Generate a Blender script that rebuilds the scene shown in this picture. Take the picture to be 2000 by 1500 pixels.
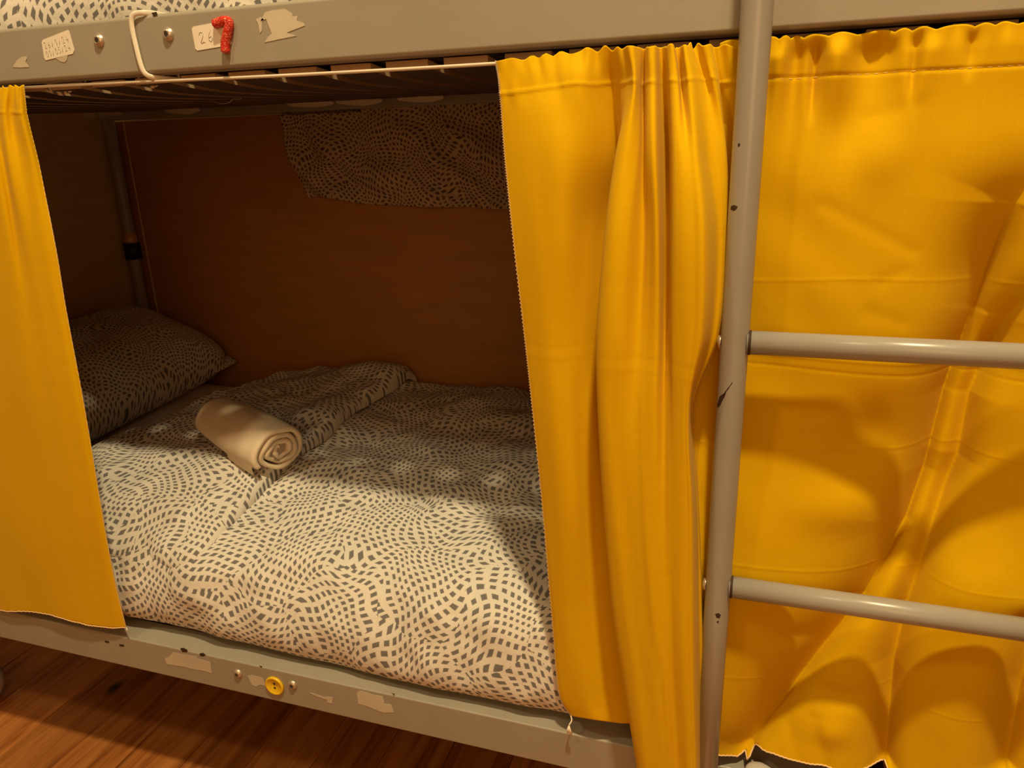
import bpy, bmesh, math, random
import numpy as np
from mathutils import Vector, Matrix, noise

# ------------------------------------------------------------------ reset
for o in list(bpy.data.objects):
    bpy.data.objects.remove(o, do_unlink=True)
S = bpy.context.scene
C = S.collection
random.seed(7)
PI = math.pi

# ------------------------------------------------------------------ camera
cam = bpy.data.objects.new('camera', bpy.data.cameras.new('camera'))
C.objects.link(cam)
cam.data.sensor_width = 36.0
cam.data.lens = 25.99
cam.data.clip_start = 0.02
cam.matrix_world = Matrix(((0.95171, -0.06969, 0.29899, 0.0),
                           (0.30567, 0.30584, -0.90168, -0.80),
                           (-0.02860, 0.94953, 0.31237, 1.13),
                           (0, 0, 0, 1)))
S.camera = cam

# ------------------------------------------------------------------ world, exposure
w = bpy.data.worlds.new('room_dark')
S.world = w
w.use_nodes = True
w.node_tree.nodes['Background'].inputs[0].default_value = (0.9, 0.55, 0.3, 1)
w.node_tree.nodes['Background'].inputs[1].default_value = 0.02
S.view_settings.view_transform = 'Standard'
S.view_settings.look = 'None'
S.view_settings.gamma = 1.0
S.view_settings.use_curve_mapping = False
S.view_settings.exposure = -0.42

# ------------------------------------------------------------------ lamps of the room, and an added fill
def lamp(name, loc, target, size, power, col):
    l = bpy.data.lights.new(name, 'AREA')
    l.shape = 'DISK'
    l.size = size
    l.energy = power
    l.color = col
    o = bpy.data.objects.new(name, l)
    C.objects.link(o)
    o.location = loc
    o.rotation_euler = (Vector(target) - Vector(loc)).to_track_quat('-Z', 'Y').to_euler()
    return o
WARM = (1.0, 0.78, 0.42)
lamp('ceiling_light', (0.17, -0.84, 3.38), (-0.2, -0.1, 0.6), 0.13, 102.0, WARM)
lamp('ceiling_light', (-1.35, -1.50, 3.30), (-0.6, 0.0, 0.6), 0.20, 20.0, WARM)
lamp('ceiling_light', (0.9, -1.7, 3.3), (0.0, 0.0, 0.9), 0.30, 4.0, (1.0, 0.76, 0.45))
lamp('added_warm_fill', (0.35, -2.15, 1.50), (-0.8, 0.4, 0.8), 1.3, 18.0, (1.0, 0.52, 0.21))  # added warm fill to brighten the bunk, not a lamp of the room

# ------------------------------------------------------------------ helpers
def link(name, me, mat=None, parent=None, smooth=False):
    o = bpy.data.objects.new(name, me)
    C.objects.link(o)
    if mat is not None:
        for q in (mat if isinstance(mat, (list, tuple)) else [mat]):
            me.materials.append(q)
    if smooth:
        me.polygons.foreach_set('use_smooth', [True] * len(me.polygons))
    if parent is not None:
        o.parent = parent
    return o
def tag(o, label, cat, group=None):
    o['label'] = label
    o['category'] = cat
    if group: o['group'] = group
    return o
def thing(name, label, cat, loc=(0, 0, 0), group=None):
    o = bpy.data.objects.new(name, None)
    C.objects.link(o)
    o.empty_display_size = 0.05
    o.location = loc
    o['off'] = (0, 0, 0)
    return tag(o, label, cat, group)
def fix(root):
    """children are modelled in world metres: bring them into the frame of their thing"""
    if root.type == 'EMPTY' and 'off' in root.keys(): del root['off']
    for ch in root.children:
        ch.matrix_parent_inverse = Matrix.Translation(-root.location)
def pymesh(name, v, f):
    me = bpy.data.meshes.new(name)
    me.from_pydata([tuple(map(float, p)) for p in v], [], f)
    me.update()
    return me
def box_bm(bm, x0, x1, y0, y1, z0, z1, bev=0.0, seg=2):
    r = bmesh.ops.create_cube(bm, size=1.0)
    for v in r['verts']:
        v.co = Vector((x0 + (v.co.x + .5) * (x1 - x0), y0 + (v.co.y + .5) * (y1 - y0), z0 + (v.co.z + .5) * (z1 - z0)))
    if bev > 0:
        es = list({e for v in r['verts'] for e in v.link_edges})
        bmesh.ops.bevel(bm, geom=es, offset=bev, segments=seg, profile=0.5, affect='EDGES')
def box(name, x0, x1, y0, y1, z0, z1, mat, parent=None, bev=0.0, seg=2, smooth=True):
    bm = bmesh.new()
    box_bm(bm, x0, x1, y0, y1, z0, z1, bev, seg)
    me = bpy.data.meshes.new(name)
    bm.to_mesh(me); bm.free()
    o = link(name, me, mat, parent, False)
    if bev > 0 and smooth:
        me.polygons.foreach_set('use_smooth', [True] * len(me.polygons))
        md = o.modifiers.new('wn', 'WEIGHTED_NORMAL'); md.keep_sharp = False
    return o
def tube_mesh(pts, rad, n=12, flat=1.0, cap=True, up=None):
    pts = [Vector(p) for p in pts]
    N = len(pts)
    rr = rad if isinstance(rad, (list, tuple)) else [rad] * N
    v, f = [], []
    ref = None
    for i, p in enumerate(pts):
        t = (pts[min(i + 1, N - 1)] - pts[max(i - 1, 0)]).normalized()
        if ref is None:
            ref = Vector(up) if up else (Vector((0, 0, 1)) if abs(t.z) < .9 else Vector((0, 1, 0)))
        a = (ref - t * ref.dot(t)).normalized()
        ref = a
        b = t.cross(a)
        for k in range(n):
            th = 2 * PI * k / n
            v.append(p + a * (math.cos(th) * rr[i] * flat) + b * (math.sin(th) * rr[i]))
    for i in range(N - 1):
        for k in range(n):
            k2 = (k + 1) % n
            f.append((i * n + k, i * n + k2, (i + 1) * n + k2, (i + 1) * n + k))
    if cap:
        f.append(tuple(range(n - 1, -1, -1)))
        f.append(tuple((N - 1) * n + k for k in range(n)))
    return v, f
def tube(name, pts, rad, mat, parent=None, n=12, flat=1.0, up=None):
    v, f = tube_mesh(pts, rad, n, flat, True, up)
    o = link(name, pymesh(name, v, f), mat, parent)
    for p in o.data.polygons:
        p.use_smooth = len(p.vertices) == 4
    return o
def tubes(name, paths, rad, mat, parent=None, n=6):
    V, F = [], []
    for pts in paths:
        v, f = tube_mesh(pts, rad, n)
        b = len(V)
        V += v; F += [tuple(i + b for i in q) for q in f]
    return link(name, pymesh(name, V, F), mat, parent, True)
def spline(pts, n):
    """Catmull-Rom through pts (list of tuples), n samples per span"""
    P = np.array(pts, float)
    P = np.vstack([2 * P[0] - P[1], P, 2 * P[-1] - P[-2]])
    out = []
    for i in range(1, len(P) - 2):
        for k in range(n):
            t = k / n
            a, b, c, d = P[i - 1], P[i], P[i + 1], P[i + 2]
            out.append(.5 * ((2 * b) + (-a + c) * t + (2 * a - 5 * b + 4 * c - d) * t * t + (-a + 3 * b - 3 * c + d) * t ** 3))
    out.append(P[-2])
    return np.array(out)
def grid_mesh(name, G, uv=None, wrap=False):
    """G: (nu, nv, 3) array"""
    nu, nv = G.shape[:2]
    me = bpy.data.meshes.new(name)
    idx = np.arange(nu * nv).reshape(nu, nv)
    a = idx[:-1, :-1].ravel(); b = idx[1:, :-1].ravel(); c = idx[1:, 1:].ravel(); d = idx[:-1, 1:].ravel()
    q = np.stack([a, b, c, d], 1)
    if wrap:
        a = idx[-1, :-1]; b = idx[0, :-1]; c = idx[0, 1:]; d = idx[-1, 1:]
        q = np.vstack([q, np.stack([a, b, c, d], 1)])
    n = len(q)
    me.vertices.add(nu * nv)
    me.vertices.foreach_set('co', G.reshape(-1).astype(np.float32))
    me.loops.add(n * 4)
    me.loops.foreach_set('vertex_index', q.reshape(-1).astype(np.int32))
    me.polygons.add(n)
    me.polygons.foreach_set('loop_start', (np.arange(n) * 4).astype(np.int32))
    me.update(calc_edges=True)
    if uv is not None:
        l = me.uv_layers.new(name='UVMap')
        U = uv.reshape(-1, 2)[q.reshape(-1)]
        l.data.foreach_set('uv', U.reshape(-1).astype(np.float32))
    me.validate()
    return me
def fnoise(x, y, z=0.0):
    """vectorised smooth value noise"""
    x = np.asarray(x, float); y = np.asarray(y, float)
    xi = np.floor(x).astype(np.int64); yi = np.floor(y).astype(np.int64)
    fx = x - xi; fy = y - yi
    fx = fx * fx * (3 - 2 * fx); fy = fy * fy * (3 - 2 * fy)
    def h(a, b):
        n = (a * 374761393 + b * 668265263 + int(z * 1013) * 974711) & 0x7fffffff
        n = ((n ^ (n >> 13)) * 1274126177) & 0x7fffffff
        return ((n ^ (n >> 16)) & 0xffff) / 32767.5 - 1.0
    return (h(xi, yi) * (1 - fx) + h(xi + 1, yi) * fx) * (1 - fy) + (h(xi, yi + 1) * (1 - fx) + h(xi + 1, yi + 1) * fx) * fy
def sm(a, b, x):
    t = np.clip((np.asarray(x, float) - a) / (b - a), 0, 1)
    return t * t * (3 - 2 * t)
def patch(name, outline, y, th, mat, parent):
    """flat scrap stuck on a rail face: outline of (x, y, z), thickness th towards the room"""
    n = len(outline)
    v = [(p[0], y, p[2]) for p in outline] + [(p[0], y - th, p[2]) for p in outline]
    f = [tuple(range(n, 2 * n))[::-1]]
    for i in range(n):
        j = (i + 1) % n
        f.append((i, j, n + j, n + i))
    me = pymesh(name, v, f)
    bm = bmesh.new(); bm.from_mesh(me)
    bmesh.ops.triangulate(bm, faces=bm.faces[:])
    bmesh.ops.recalc_face_normals(bm, faces=bm.faces[:])
    bm.to_mesh(me); bm.free()
    return link(name, me, mat, parent)
def lathe(name, prof, mat, parent, loc, axis='Y', n=32, mats=None):
    """prof: list of (radius, height); height runs towards -Y"""
    v, f = [], []
    for r, h in prof:
        for k in range(n):
            t = 2 * PI * k / n
            if axis == 'Y':
                v.append((loc[0] + r * math.cos(t), loc[1] - h, loc[2] + r * math.sin(t)))
            else:
                v.append((loc[0] + r * math.cos(t), loc[1] + r * math.sin(t), loc[2] + h))
    for i in range(len(prof) - 1):
        for k in range(n):
            k2 = (k + 1) % n
            f.append((i * n + k, i * n + k2, (i + 1) * n + k2, (i + 1) * n + k))
    me = pymesh(name, v, f)
    bm = bmesh.new(); bm.from_mesh(me)
    bmesh.ops.remove_doubles(bm, verts=bm.verts[:], dist=1e-6)
    bmesh.ops.recalc_face_normals(bm, faces=bm.faces[:])
    bm.to_mesh(me); bm.free()
    return link(name, me, mat, parent, True)

# ------------------------------------------------------------------ materials
class NT:
    def __init__(s, name):
        s.m = bpy.data.materials.new(name); s.m.use_nodes = True
        s.t = s.m.node_tree; s.n = s.t.nodes
        s.b = s.n['Principled BSDF']; s.out = s.n['Material Output']
    def a(s, k, **kw):
        o = s.n.new(k)
        for q, v in kw.items():
            if q == 'inp':
                for i, x in v.items(): o.inputs[i].default_value = x
            else: setattr(o, q, v)
        return o
    def l(s, a, b): s.t.links.new(a, b)
    def math(s, op, a, b=None, c=None, clamp=False):
        o = s.n.new('ShaderNodeMath'); o.operation = op; o.use_clamp = clamp
        for i, x in enumerate((a, b, c)):
            if x is None: continue
            if isinstance(x, (int, float)): o.inputs[i].default_value = x
            else: s.l(x, o.inputs[i])
        return o.outputs[0]
    def ramp(s, fac, stops):
        r = s.n.new('ShaderNodeValToRGB'); s.l(fac, r.inputs[0])
        while len(r.color_ramp.elements) < len(stops): r.color_ramp.elements.new(0.5)
        for e, (p, c) in zip(r.color_ramp.elements, stops):
            e.position = p; e.color = (*c, 1) if len(c) == 3 else c
        return r.outputs[0]
    def bump(s, h, strength=.3, dist=.001):
        b = s.a('ShaderNodeBump', inp={'Strength': strength, 'Distance': dist})
        s.l(h, b.inputs['Height']); s.l(b.outputs[0], s.b.inputs['Normal'])
        return b
def simple(name, col, rough=.5, metal=0.0, bumps=None, var=0.0):
    t = NT(name)
    t.b.inputs['Base Color'].default_value = (*col, 1)
    t.b.inputs['Roughness'].default_value = rough
    t.b.inputs['Metallic'].default_value = metal
    co = t.a('ShaderNodeTexCoord')
    if var:
        nz = t.a('ShaderNodeTexNoise', inp={'Scale': 14.0, 'Detail': 5.0})
        t.l(co.outputs['Object'], nz.inputs['Vector'])
        c = t.ramp(nz.outputs[0], [(0.3, tuple(x * (1 - var) for x in col)), (0.7, tuple(min(1, x * (1 + var)) for x in col))])
        t.l(c, t.b.inputs['Base Color'])
    if bumps:
        nz = t.a('ShaderNodeTexNoise', inp={'Scale': bumps[0], 'Detail': 3.0})
        t.l(co.outputs['Object'], nz.inputs['Vector'])
        t.bump(nz.outputs[0], bumps[1], bumps[2])
    return t.m

M = {}
# powder-coated steel, with faint dirt
t = NT('painted_steel')
co = t.a('ShaderNodeTexCoord')
nz = t.a('ShaderNodeTexNoise', inp={'Scale': 6.0, 'Detail': 8.0, 'Roughness': .6}); t.l(co.outputs['Object'], nz.inputs['Vector'])
t.l(t.ramp(nz.outputs[0], [(.3, (.30, .28, .235)), (.7, (.345, .325, .275))]), t.b.inputs['Base Color'])
t.b.inputs['Roughness'].default_value = .38
nz2 = t.a('ShaderNodeTexNoise', inp={'Scale': 220.0, 'Detail': 2.0}); t.l(co.outputs['Object'], nz2.inputs['Vector'])
t.bump(nz2.outputs[0], .08, .0006)
M['steel'] = t.m
t = NT('painted_tube')
co = t.a('ShaderNodeTexCoord')
nz = t.a('ShaderNodeTexNoise', inp={'Scale': 9.0, 'Detail': 6.0}); t.l(co.outputs['Object'], nz.inputs['Vector'])
t.l(t.ramp(nz.outputs[0], [(.3, (.30, .29, .27)), (.7, (.35, .34, .315))]), t.b.inputs['Base Color'])
t.b.inputs['Roughness'].default_value = .28
M['tube'] = t.m
M['chip'] = simple('bare_dark_metal', (.035, .018, .012), .7)
M['screw'] = simple('zinc_screw', (.60, .54, .46), .34, .75)
M['recess'] = simple('dark_recess', (.03, .025, .02), .6)
M['paper'] = simple('label_paper', (.80, .76, .68), .75, 0, (400, .1, .0003), .03)
M['residue'] = simple('torn_paper_residue', (.52, .475, .385), .8, 0, (300, .3, .0004), .10)
M['ink'] = simple('faint_pencil', (.42, .38, .33), .8)
M['cord'] = simple('white_cord', (.66, .60, .50), .6, 0, (500, .3, .0004), .05)
M['strap'] = simple('white_strap', (.80, .77, .68), .5)
M['plastic_y'] = simple('yellow_plastic', (.78, .52, .02), .35)
M['black'] = simple('black_rubber', (.012, .010, .010), .5)
M['post_glint'] = simple('painted_post_glint', (.62, .36, .08), .4, .3, None, .3)  # yellow of a light spot on the post, put into the colour
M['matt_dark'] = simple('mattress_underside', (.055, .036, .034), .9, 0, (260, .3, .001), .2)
M['matt_low'] = simple('brown_mattress_ticking', (.10, .055, .035), .9, 0, (200, .3, .001), .2)
M['sheet'] = simple('white_sheet', (.62, .56, .50), .9, 0, (60, .25, .003), .04)
M['towel'] = simple('cream_towel', (.70, .60, .46), .95, 0, (700, .6, .001), .05)
M['towel_gap'] = simple('towel_painted_shade', (.34, .28, .21), .95)  # towel colour darkened to paint the shade inside the roll
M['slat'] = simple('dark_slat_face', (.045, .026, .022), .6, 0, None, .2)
M['slat_edge'] = simple('slat_lit_edge', (.44, .32, .20), .6, 0, None, .15)  # edges coloured paler than the faces, for the room light they catch
M['white_plastic'] = simple('grey_white_plastic', (.50, .46, .42), .5, 0, None, .1)
M['wire'] = simple('wire', (.35, .34, .28), .4, .6)
M['stitch'] = simple('overlock_thread', (.82, .62, .34), .9)
M['thread'] = simple('white_thread', (.85, .80, .70), .9)
M['wall'] = simple('painted_wall', (.40, .30, .20), .85, 0, (40, .1, .002), .04)
M['ceiling'] = simple('white_ceiling', (.45, .38, .30), .9, 0, (30, .1, .002), .02)
M['joist'] = simple('skirting_paint', (.6, .52, .42), .5, 0, None, .03)
# panels
def panel_mat(name, c1, c2):
    t = NT(name)
    co = t.a('ShaderNodeTexCoord')
    mp = t.a('ShaderNodeMapping', inp={'Scale': (2.0, 2.0, 14.0)}); t.l(co.outputs['Object'], mp.inputs[0])
    nz = t.a('ShaderNodeTexNoise', inp={'Scale': 3.0, 'Detail': 8.0, 'Roughness': .65}); t.l(mp.outputs[0], nz.inputs['Vector'])
    t.l(t.ramp(nz.outputs[0], [(.3, c1), (.7, c2)]), t.b.inputs['Base Color'])
    t.b.inputs['Roughness'].default_value = .55
    n2 = t.a('ShaderNodeTexNoise', inp={'Scale': 400.0}); t.l(co.outputs['Object'], n2.inputs['Vector'])
    t.bump(n2.outputs[0], .2, .0005)
    return t.m
M['board'] = panel_mat('brown_board', (.34, .150, .034), (.42, .185, .046))
M['endpanel'] = panel_mat('taupe_end_panel', (.58, .42, .21), (.66, .48, .25))

# yellow cotton
def cloth_mat(name, transl=.27):
    t = NT(name)
    co = t.a('ShaderNodeTexCoord')
    wa = t.a('ShaderNodeTexWave', wave_type='BANDS', bands_direction='X', inp={'Scale': 520.0, 'Distortion': 1.5, 'Detail': 1.0})
    wb = t.a('ShaderNodeTexWave', wave_type='BANDS', bands_direction='Z', inp={'Scale': 520.0, 'Distortion': 1.5, 'Detail': 1.0})
    mpx = t.a('ShaderNodeMapping', inp={'Scale': (60.0, 60.0, 3.0)}); t.l(co.outputs['Object'], mpx.inputs[0])
    mpz = t.a('ShaderNodeMapping', inp={'Scale': (3.0, 3.0, 60.0)}); t.l(co.outputs['Object'], mpz.inputs[0])
    n1 = t.a('ShaderNodeTexNoise', inp={'Scale': 8.0, 'Detail': 4.0}); t.l(mpx.outputs[0], n1.inputs['Vector'])
    n2 = t.a('ShaderNodeTexNoise', inp={'Scale': 8.0, 'Detail': 4.0}); t.l(mpz.outputs[0], n2.inputs['Vector'])
    s = t.math('ADD', n1.outputs[0], n2.outputs[0])
    s = t.math('MULTIPLY', s, .5)
    col = t.ramp(s, [(.38, (.84, .535, .001)), (.62, (.87, .565, .002))])
    t.l(col, t.b.inputs['Base Color'])
    t.b.inputs['Roughness'].default_value = .85
    t.b.inputs['Specular IOR Level'].default_value = .12
    t.b.inputs['Sheen Weight'].default_value = .05
    t.bump(s, .10, .0008)
    tr = t.a('ShaderNodeBsdfTranslucent'); t.l(col, tr.inputs['Color'])
    mx = t.a('ShaderNodeMixShader', inp={0: transl})
    t.l(t.b.outputs[0], mx.inputs[1]); t.l(tr.outputs[0], mx.inputs[2])
    t.l(mx.outputs[0], t.out.inputs[0])
    return t.m
M['yellow'] = cloth_mat('yellow_cotton')

# bed linen: small grey rhombs in swirling rows on off-white cotton
def dots_mat(name, cells=80.0, base=(.68, .66, .62), dot=(.17, .165, .17)):
    t = NT(name)
    uv = t.a('ShaderNodeUVMap', uv_map='UVMap')
    # gentle warp, then rings of rhombs around scattered centres so that the rows swirl
    nz = t.a('ShaderNodeTexNoise', noise_dimensions='2D', inp={'Scale': 9.0, 'Detail': 1.0, 'Roughness': .4})
    t.l(uv.outputs[0], nz.inputs['Vector'])
    sub = t.a('ShaderNodeVectorMath', operation='SUBTRACT', inp={1: (.5, .5, .5)}); t.l(nz.outputs['Color'], sub.inputs[0])
    sc = t.a('ShaderNodeVectorMath', operation='SCALE', inp={'Scale': .060}); t.l(sub.outputs[0], sc.inputs[0])
    ad = t.a('ShaderNodeVectorMath', operation='ADD'); t.l(uv.outputs[0], ad.inputs[0]); t.l(sc.outputs[0], ad.inputs[1])
    vo = t.a('ShaderNodeTexVoronoi', voronoi_dimensions='2D', inp={'Scale': 8.0, 'Randomness': 1.0})
    t.l(ad.outputs[0], vo.inputs['Vector'])
    c5 = t.a('ShaderNodeVectorMath', operation='SUBTRACT', inp={1: (.5, .5, .5)}); t.l(vo.outputs['Color'], c5.inputs[0])
    c0 = t.a('ShaderNodeVectorMath', operation='MULTIPLY', inp={1: (1, 1, 0)}); t.l(c5.outputs[0], c0.inputs[0])
    cn = t.a('ShaderNodeVectorMath', operation='NORMALIZE'); t.l(c0.outputs[0], cn.inputs[0])
    c6 = t.a('ShaderNodeVectorMath', operation='SCALE', inp={'Scale': .12}); t.l(cn.outputs[0], c6.inputs[0])
    c7 = t.a('ShaderNodeVectorMath', operation='ADD'); t.l(vo.outputs['Position'], c7.inputs[0]); t.l(c6.outputs[0], c7.inputs[1])
    dv_ = t.a('ShaderNodeVectorMath', operation='SUBTRACT'); t.l(ad.outputs[0], dv_.inputs[0]); t.l(c7.outputs[0], dv_.inputs[1])
    sx = t.a('ShaderNodeSeparateXYZ'); t.l(dv_.outputs[0], sx.inputs[0])
    X_, Y_ = sx.outputs[0], sx.outputs[1]
    r = t.math('MULTIPLY', t.math('SQRT', t.math('ADD', t.math('MULTIPLY', X_, X_), t.math('MULTIPLY', Y_, Y_))), cells)
    kf = t.math('FLOOR', r)
    fr = t.math('SUBTRACT', t.math('SUBTRACT', r, kf), .5)
    nn = t.math('ROUND', t.math('MULTIPLY_ADD', kf, 6.0, 3.2))
    an = t.math('MULTIPLY', t.math('ARCTAN2', Y_, X_), 1 / (2 * PI))
    aa = t.math('ADD', t.math('MULTIPLY', an, nn), t.math('MULTIPLY', kf, .37))
    aa = t.math('MULTIPLY_ADD', fr, .35, aa)
    af = t.math('FLOOR', aa)
    fa = t.math('SUBTRACT', t.math('SUBTRACT', aa, af), .5)
    cx = t.a('ShaderNodeCombineXYZ'); t.l(kf, cx.inputs[0]); t.l(af, cx.inputs[1])
    wn = t.a('ShaderNodeTexWhiteNoise', noise_dimensions='3D'); t.l(cx.outputs[0], wn.inputs['Vector'])
    th = t.math('MULTIPLY_ADD', wn.outputs['Value'], .08, .215)
    d = t.math('SUBTRACT', th, t.math('MAXIMUM', t.math('ABSOLUTE', fr), t.math('ABSOLUTE', t.math('MULTIPLY', fa, .95))))
    k = t.math('MULTIPLY_ADD', d, 14.0, .5, clamp=True)
    mix = t.a('ShaderNodeMix', data_type='RGBA'); t.l(k, mix.inputs['Factor'])
    mix.inputs['A'].default_value = (*base, 1); mix.inputs['B'].default_value = (*dot, 1)
    t.l(mix.outputs['Result'], t.b.inputs['Base Color'])
    t.b.inputs['Roughness'].default_value = .9
    t.b.inputs['Specular IOR Level'].default_value = .15
    n2 = t.a('ShaderNodeTexNoise', noise_dimensions='2D', inp={'Scale': 45.0, 'Detail': 4.0}); t.l(uv.outputs[0], n2.inputs['Vector'])
    t.bump(n2.outputs[0], .35, .004)
    return t.m
M['linen'] = dots_mat('spotted_linen')
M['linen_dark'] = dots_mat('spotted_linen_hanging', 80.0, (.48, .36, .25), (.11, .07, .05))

# floor boards
t = NT('varnished_pine')
oi = t.a('ShaderNodeObjectInfo')
co = t.a('ShaderNodeTexCoord')
of = t.a('ShaderNodeVectorMath', operation='SCALE', inp={'Scale': 37.0})
cb = t.a('ShaderNodeCombineXYZ'); t.l(oi.outputs['Random'], cb.inputs[0]); t.l(oi.outputs['Random'], cb.inputs[1]); t.l(cb.outputs[0], of.inputs[0])
ad = t.a('ShaderNodeVectorMath', operation='ADD'); t.l(co.outputs['Object'], ad.inputs[0]); t.l(of.outputs[0], ad.inputs[1])
mp = t.a('ShaderNodeMapping', inp={'Scale': (16.0, 1.1, 16.0)}); t.l(ad.outputs[0], mp.inputs[0])
nz = t.a('ShaderNodeTexNoise', inp={'Scale': 2.6, 'Detail': 7.0, 'Roughness': .6, 'Distortion': .6}); t.l(mp.outputs[0], nz.inputs['Vector'])
g = t.ramp(nz.outputs[0], [(.30, (.20, .058, .014)), (.46, (.42, .150, .036)), (.62, (.56, .23, .065)), (.8, (.34, .11, .026))])
mk = t.a('ShaderNodeMapping', inp={'Scale': (9.0, 5.0, 9.0)}); t.l(ad.outputs[0], mk.inputs[0])
vk = t.a('ShaderNodeTexVoronoi', inp={'Scale': .8, 'Randomness': 1.0}); t.l(mk.outputs[0], vk.inputs['Vector'])
kn = t.math('MULTIPLY_ADD', vk.outputs['Distance'], -14.0, 2.0, clamp=True)
mix = t.a('ShaderNodeMix', data_type='RGBA', inp={}); t.l(kn, mix.inputs['Factor']); t.l(g, mix.inputs['A'])
mix.inputs['B'].default_value = (.018, .006, .003, 1)
mb = t.a('ShaderNodeMix', data_type='RGBA', blend_type='MULTIPLY'); mb.inputs['Factor'].default_value = 1
t.l(mix.outputs['Result'], mb.inputs['A'])
t.l(t.ramp(oi.outputs['Random'], [(0, (.75, .72, .7)), (1, (1.15, 1.12, 1.1))]), mb.inputs['B'])
t.l(mb.outputs['Result'], t.b.inputs['Base Color'])
t.b.inputs['Roughness'].default_value = .33
t.bump(nz.outputs[0], .12, .0015)
M['pine'] = t.m

# glitter
t = NT('red_glitter')
co = t.a('ShaderNodeTexCoord')
vo = t.a('ShaderNodeTexVoronoi', inp={'Scale': 900.0}); t.l(co.outputs['Object'], vo.inputs['Vector'])
sp = t.a('ShaderNodeSeparateColor'); t.l(vo.outputs['Color'], sp.inputs[0])
t.l(t.ramp(sp.outputs[0], [(.0, (.42, .012, .008)), (.8, (.75, .03, .015)), (.93, (.85, .30, .18))]), t.b.inputs['Base Color'])
t.b.inputs['Roughness'].default_value = .3
t.bump(vo.outputs['Distance'], .7, .0012)
M['glitter'] = t.m

# ------------------------------------------------------------------ the room
RX0, RX1, RY0, RY1, RZ = -2.45, 2.05, -2.30, 0.945, 3.50
def struct(o):
    o['kind'] = 'structure'
    return o
floor = struct(box('floor', RX0, RX1, RY0, RY1, -0.06, -0.022, M['chip']))
PW = 0.122
me = None
x = RX0
i = 0
bm = bmesh.new(); box_bm(bm, 0.0006, PW - 0.0006, RY0, RY1, -0.022, 0.0, .0012, 1)
pm = bpy.data.meshes.new('plank'); bm.to_mesh(pm); bm.free(); pm.materials.append(M['pine'])
while x + PW <= RX1 + 1e-3:
    o = bpy.data.objects.new('plank', pm); C.objects.link(o)
    o.location = (x, 0, 0); o.parent = floor
    x += PW
struct(box('wall_back', RX0, RX1, RY1, RY1 + .1, 0, RZ, M['wall']))
struct(box('wall_left', RX0 - .1, RX0, RY0, RY1, 0, RZ, M['wall']))
struct(box('wall_right', RX1, RX1 + .1, RY0, RY1, 0, RZ, M['wall']))
struct(box('wall_front', RX0, RX1, RY0 - .1, RY0, 0, RZ, M['wall']))
struct(box('ceiling', RX0, RX1, RY0, RY1, RZ, RZ + .1, M['ceiling']))
struct(box('baseboard_back', RX0, RX1, RY1 - .014, RY1, 0, .09, M['joist'], None, .003))

# ------------------------------------------------------------------ the bunk bed
BX0, BX1 = -1.66, 0.53
ZU0, ZU1 = 1.221, 1.2865     # upper side rail
ZL0, ZL1 = 0.285, 0.3475     # lower side rail
bed = thing('bunk_bed', 'grey painted steel bunk bed frame with two side rails and brown rear board', 'bed', (BX0, 0.42, 0))
ru = box('side_rail', BX0, BX1, 0, .034, ZU0, ZU1, M['steel'], bed, .005, 4)
rl = box('side_rail', BX0, BX1, 0, .050, ZL0, ZL1, M['steel'], bed, .0025, 3)
box('side_rail', BX0, BX1, .826, .858, 1.2105, ZU1, M['steel'], bed, .004, 3)
box('side_rail', BX0, BX1, .812, .858, ZL0, ZL1, M['steel'], bed, .0025, 3)
for (px, py) in ((BX0 + .018, -.0), (BX0 + .018, .842), (BX1 - .018, 0.0), (BX1 - .018, .842)):
    yy = py + .017 if py < .5 else py
    p = tube('post', [(px, yy, .012), (px, yy, .5), (px, yy, 1.0), (px, yy, 1.62)], .0155, M['tube'], bed, 24)
    tube('foot_cap', [(px, yy, 0.0), (px, yy, .012), (px, yy, .03)], .0185, M['black'], p, 20)
    tube('top_cap', [(px, yy, 1.618), (px, yy, 1.628), (px, yy, 1.634)], [.0165, .0165, .010], M['black'], p, 20)
for px in (BX0 + .018, BX1 - .018):
    for z in (.32, 1.25, 1.60):
        tube('end_bar', [(px, .017, z), (px, .42, z), (px, .842, z)], .0125, M['tube'], bed, 18)
# clamp on the rear left post, and a yellow ring added for a light spot
pz = 0.8701
pp = BX0 + .018
tube('post_clamp', [(pp, .842, pz - .022), (pp, .842, pz + .022)], .0215, M['black'], bed, 24)
tube('post_light_spot', [(pp, .842, pz + .022), (pp, .842, pz + .03), (pp, .842, pz + .052)], [.0185, .0185, .0160], M['post_glint'], bed, 24)
# boards
box('panel_edge', -1.614, -1.609, .8585, .8615, .40, 1.206, M['endpanel'], bed, .0008, 1)
b = box('back_panel', -1.658, BX1 - .03, .862, .878, .40, 1.208, M['board'], bed, .0012, 1)
e = box('end_panel', BX0 - .020, BX0 - .004, .02, .925, .70, 1.235, M['endpanel'], bed, .001, 1)
e = box('end_panel', BX0 - .020, BX0 - .004, .02, .925, .36, .697, M['endpanel'], bed, .001, 1)
e = box('end_panel', BX1 + .004, BX1 + .020, .02, .84, .36, 1.235, M['endpanel'], bed, .001, 1)

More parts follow.
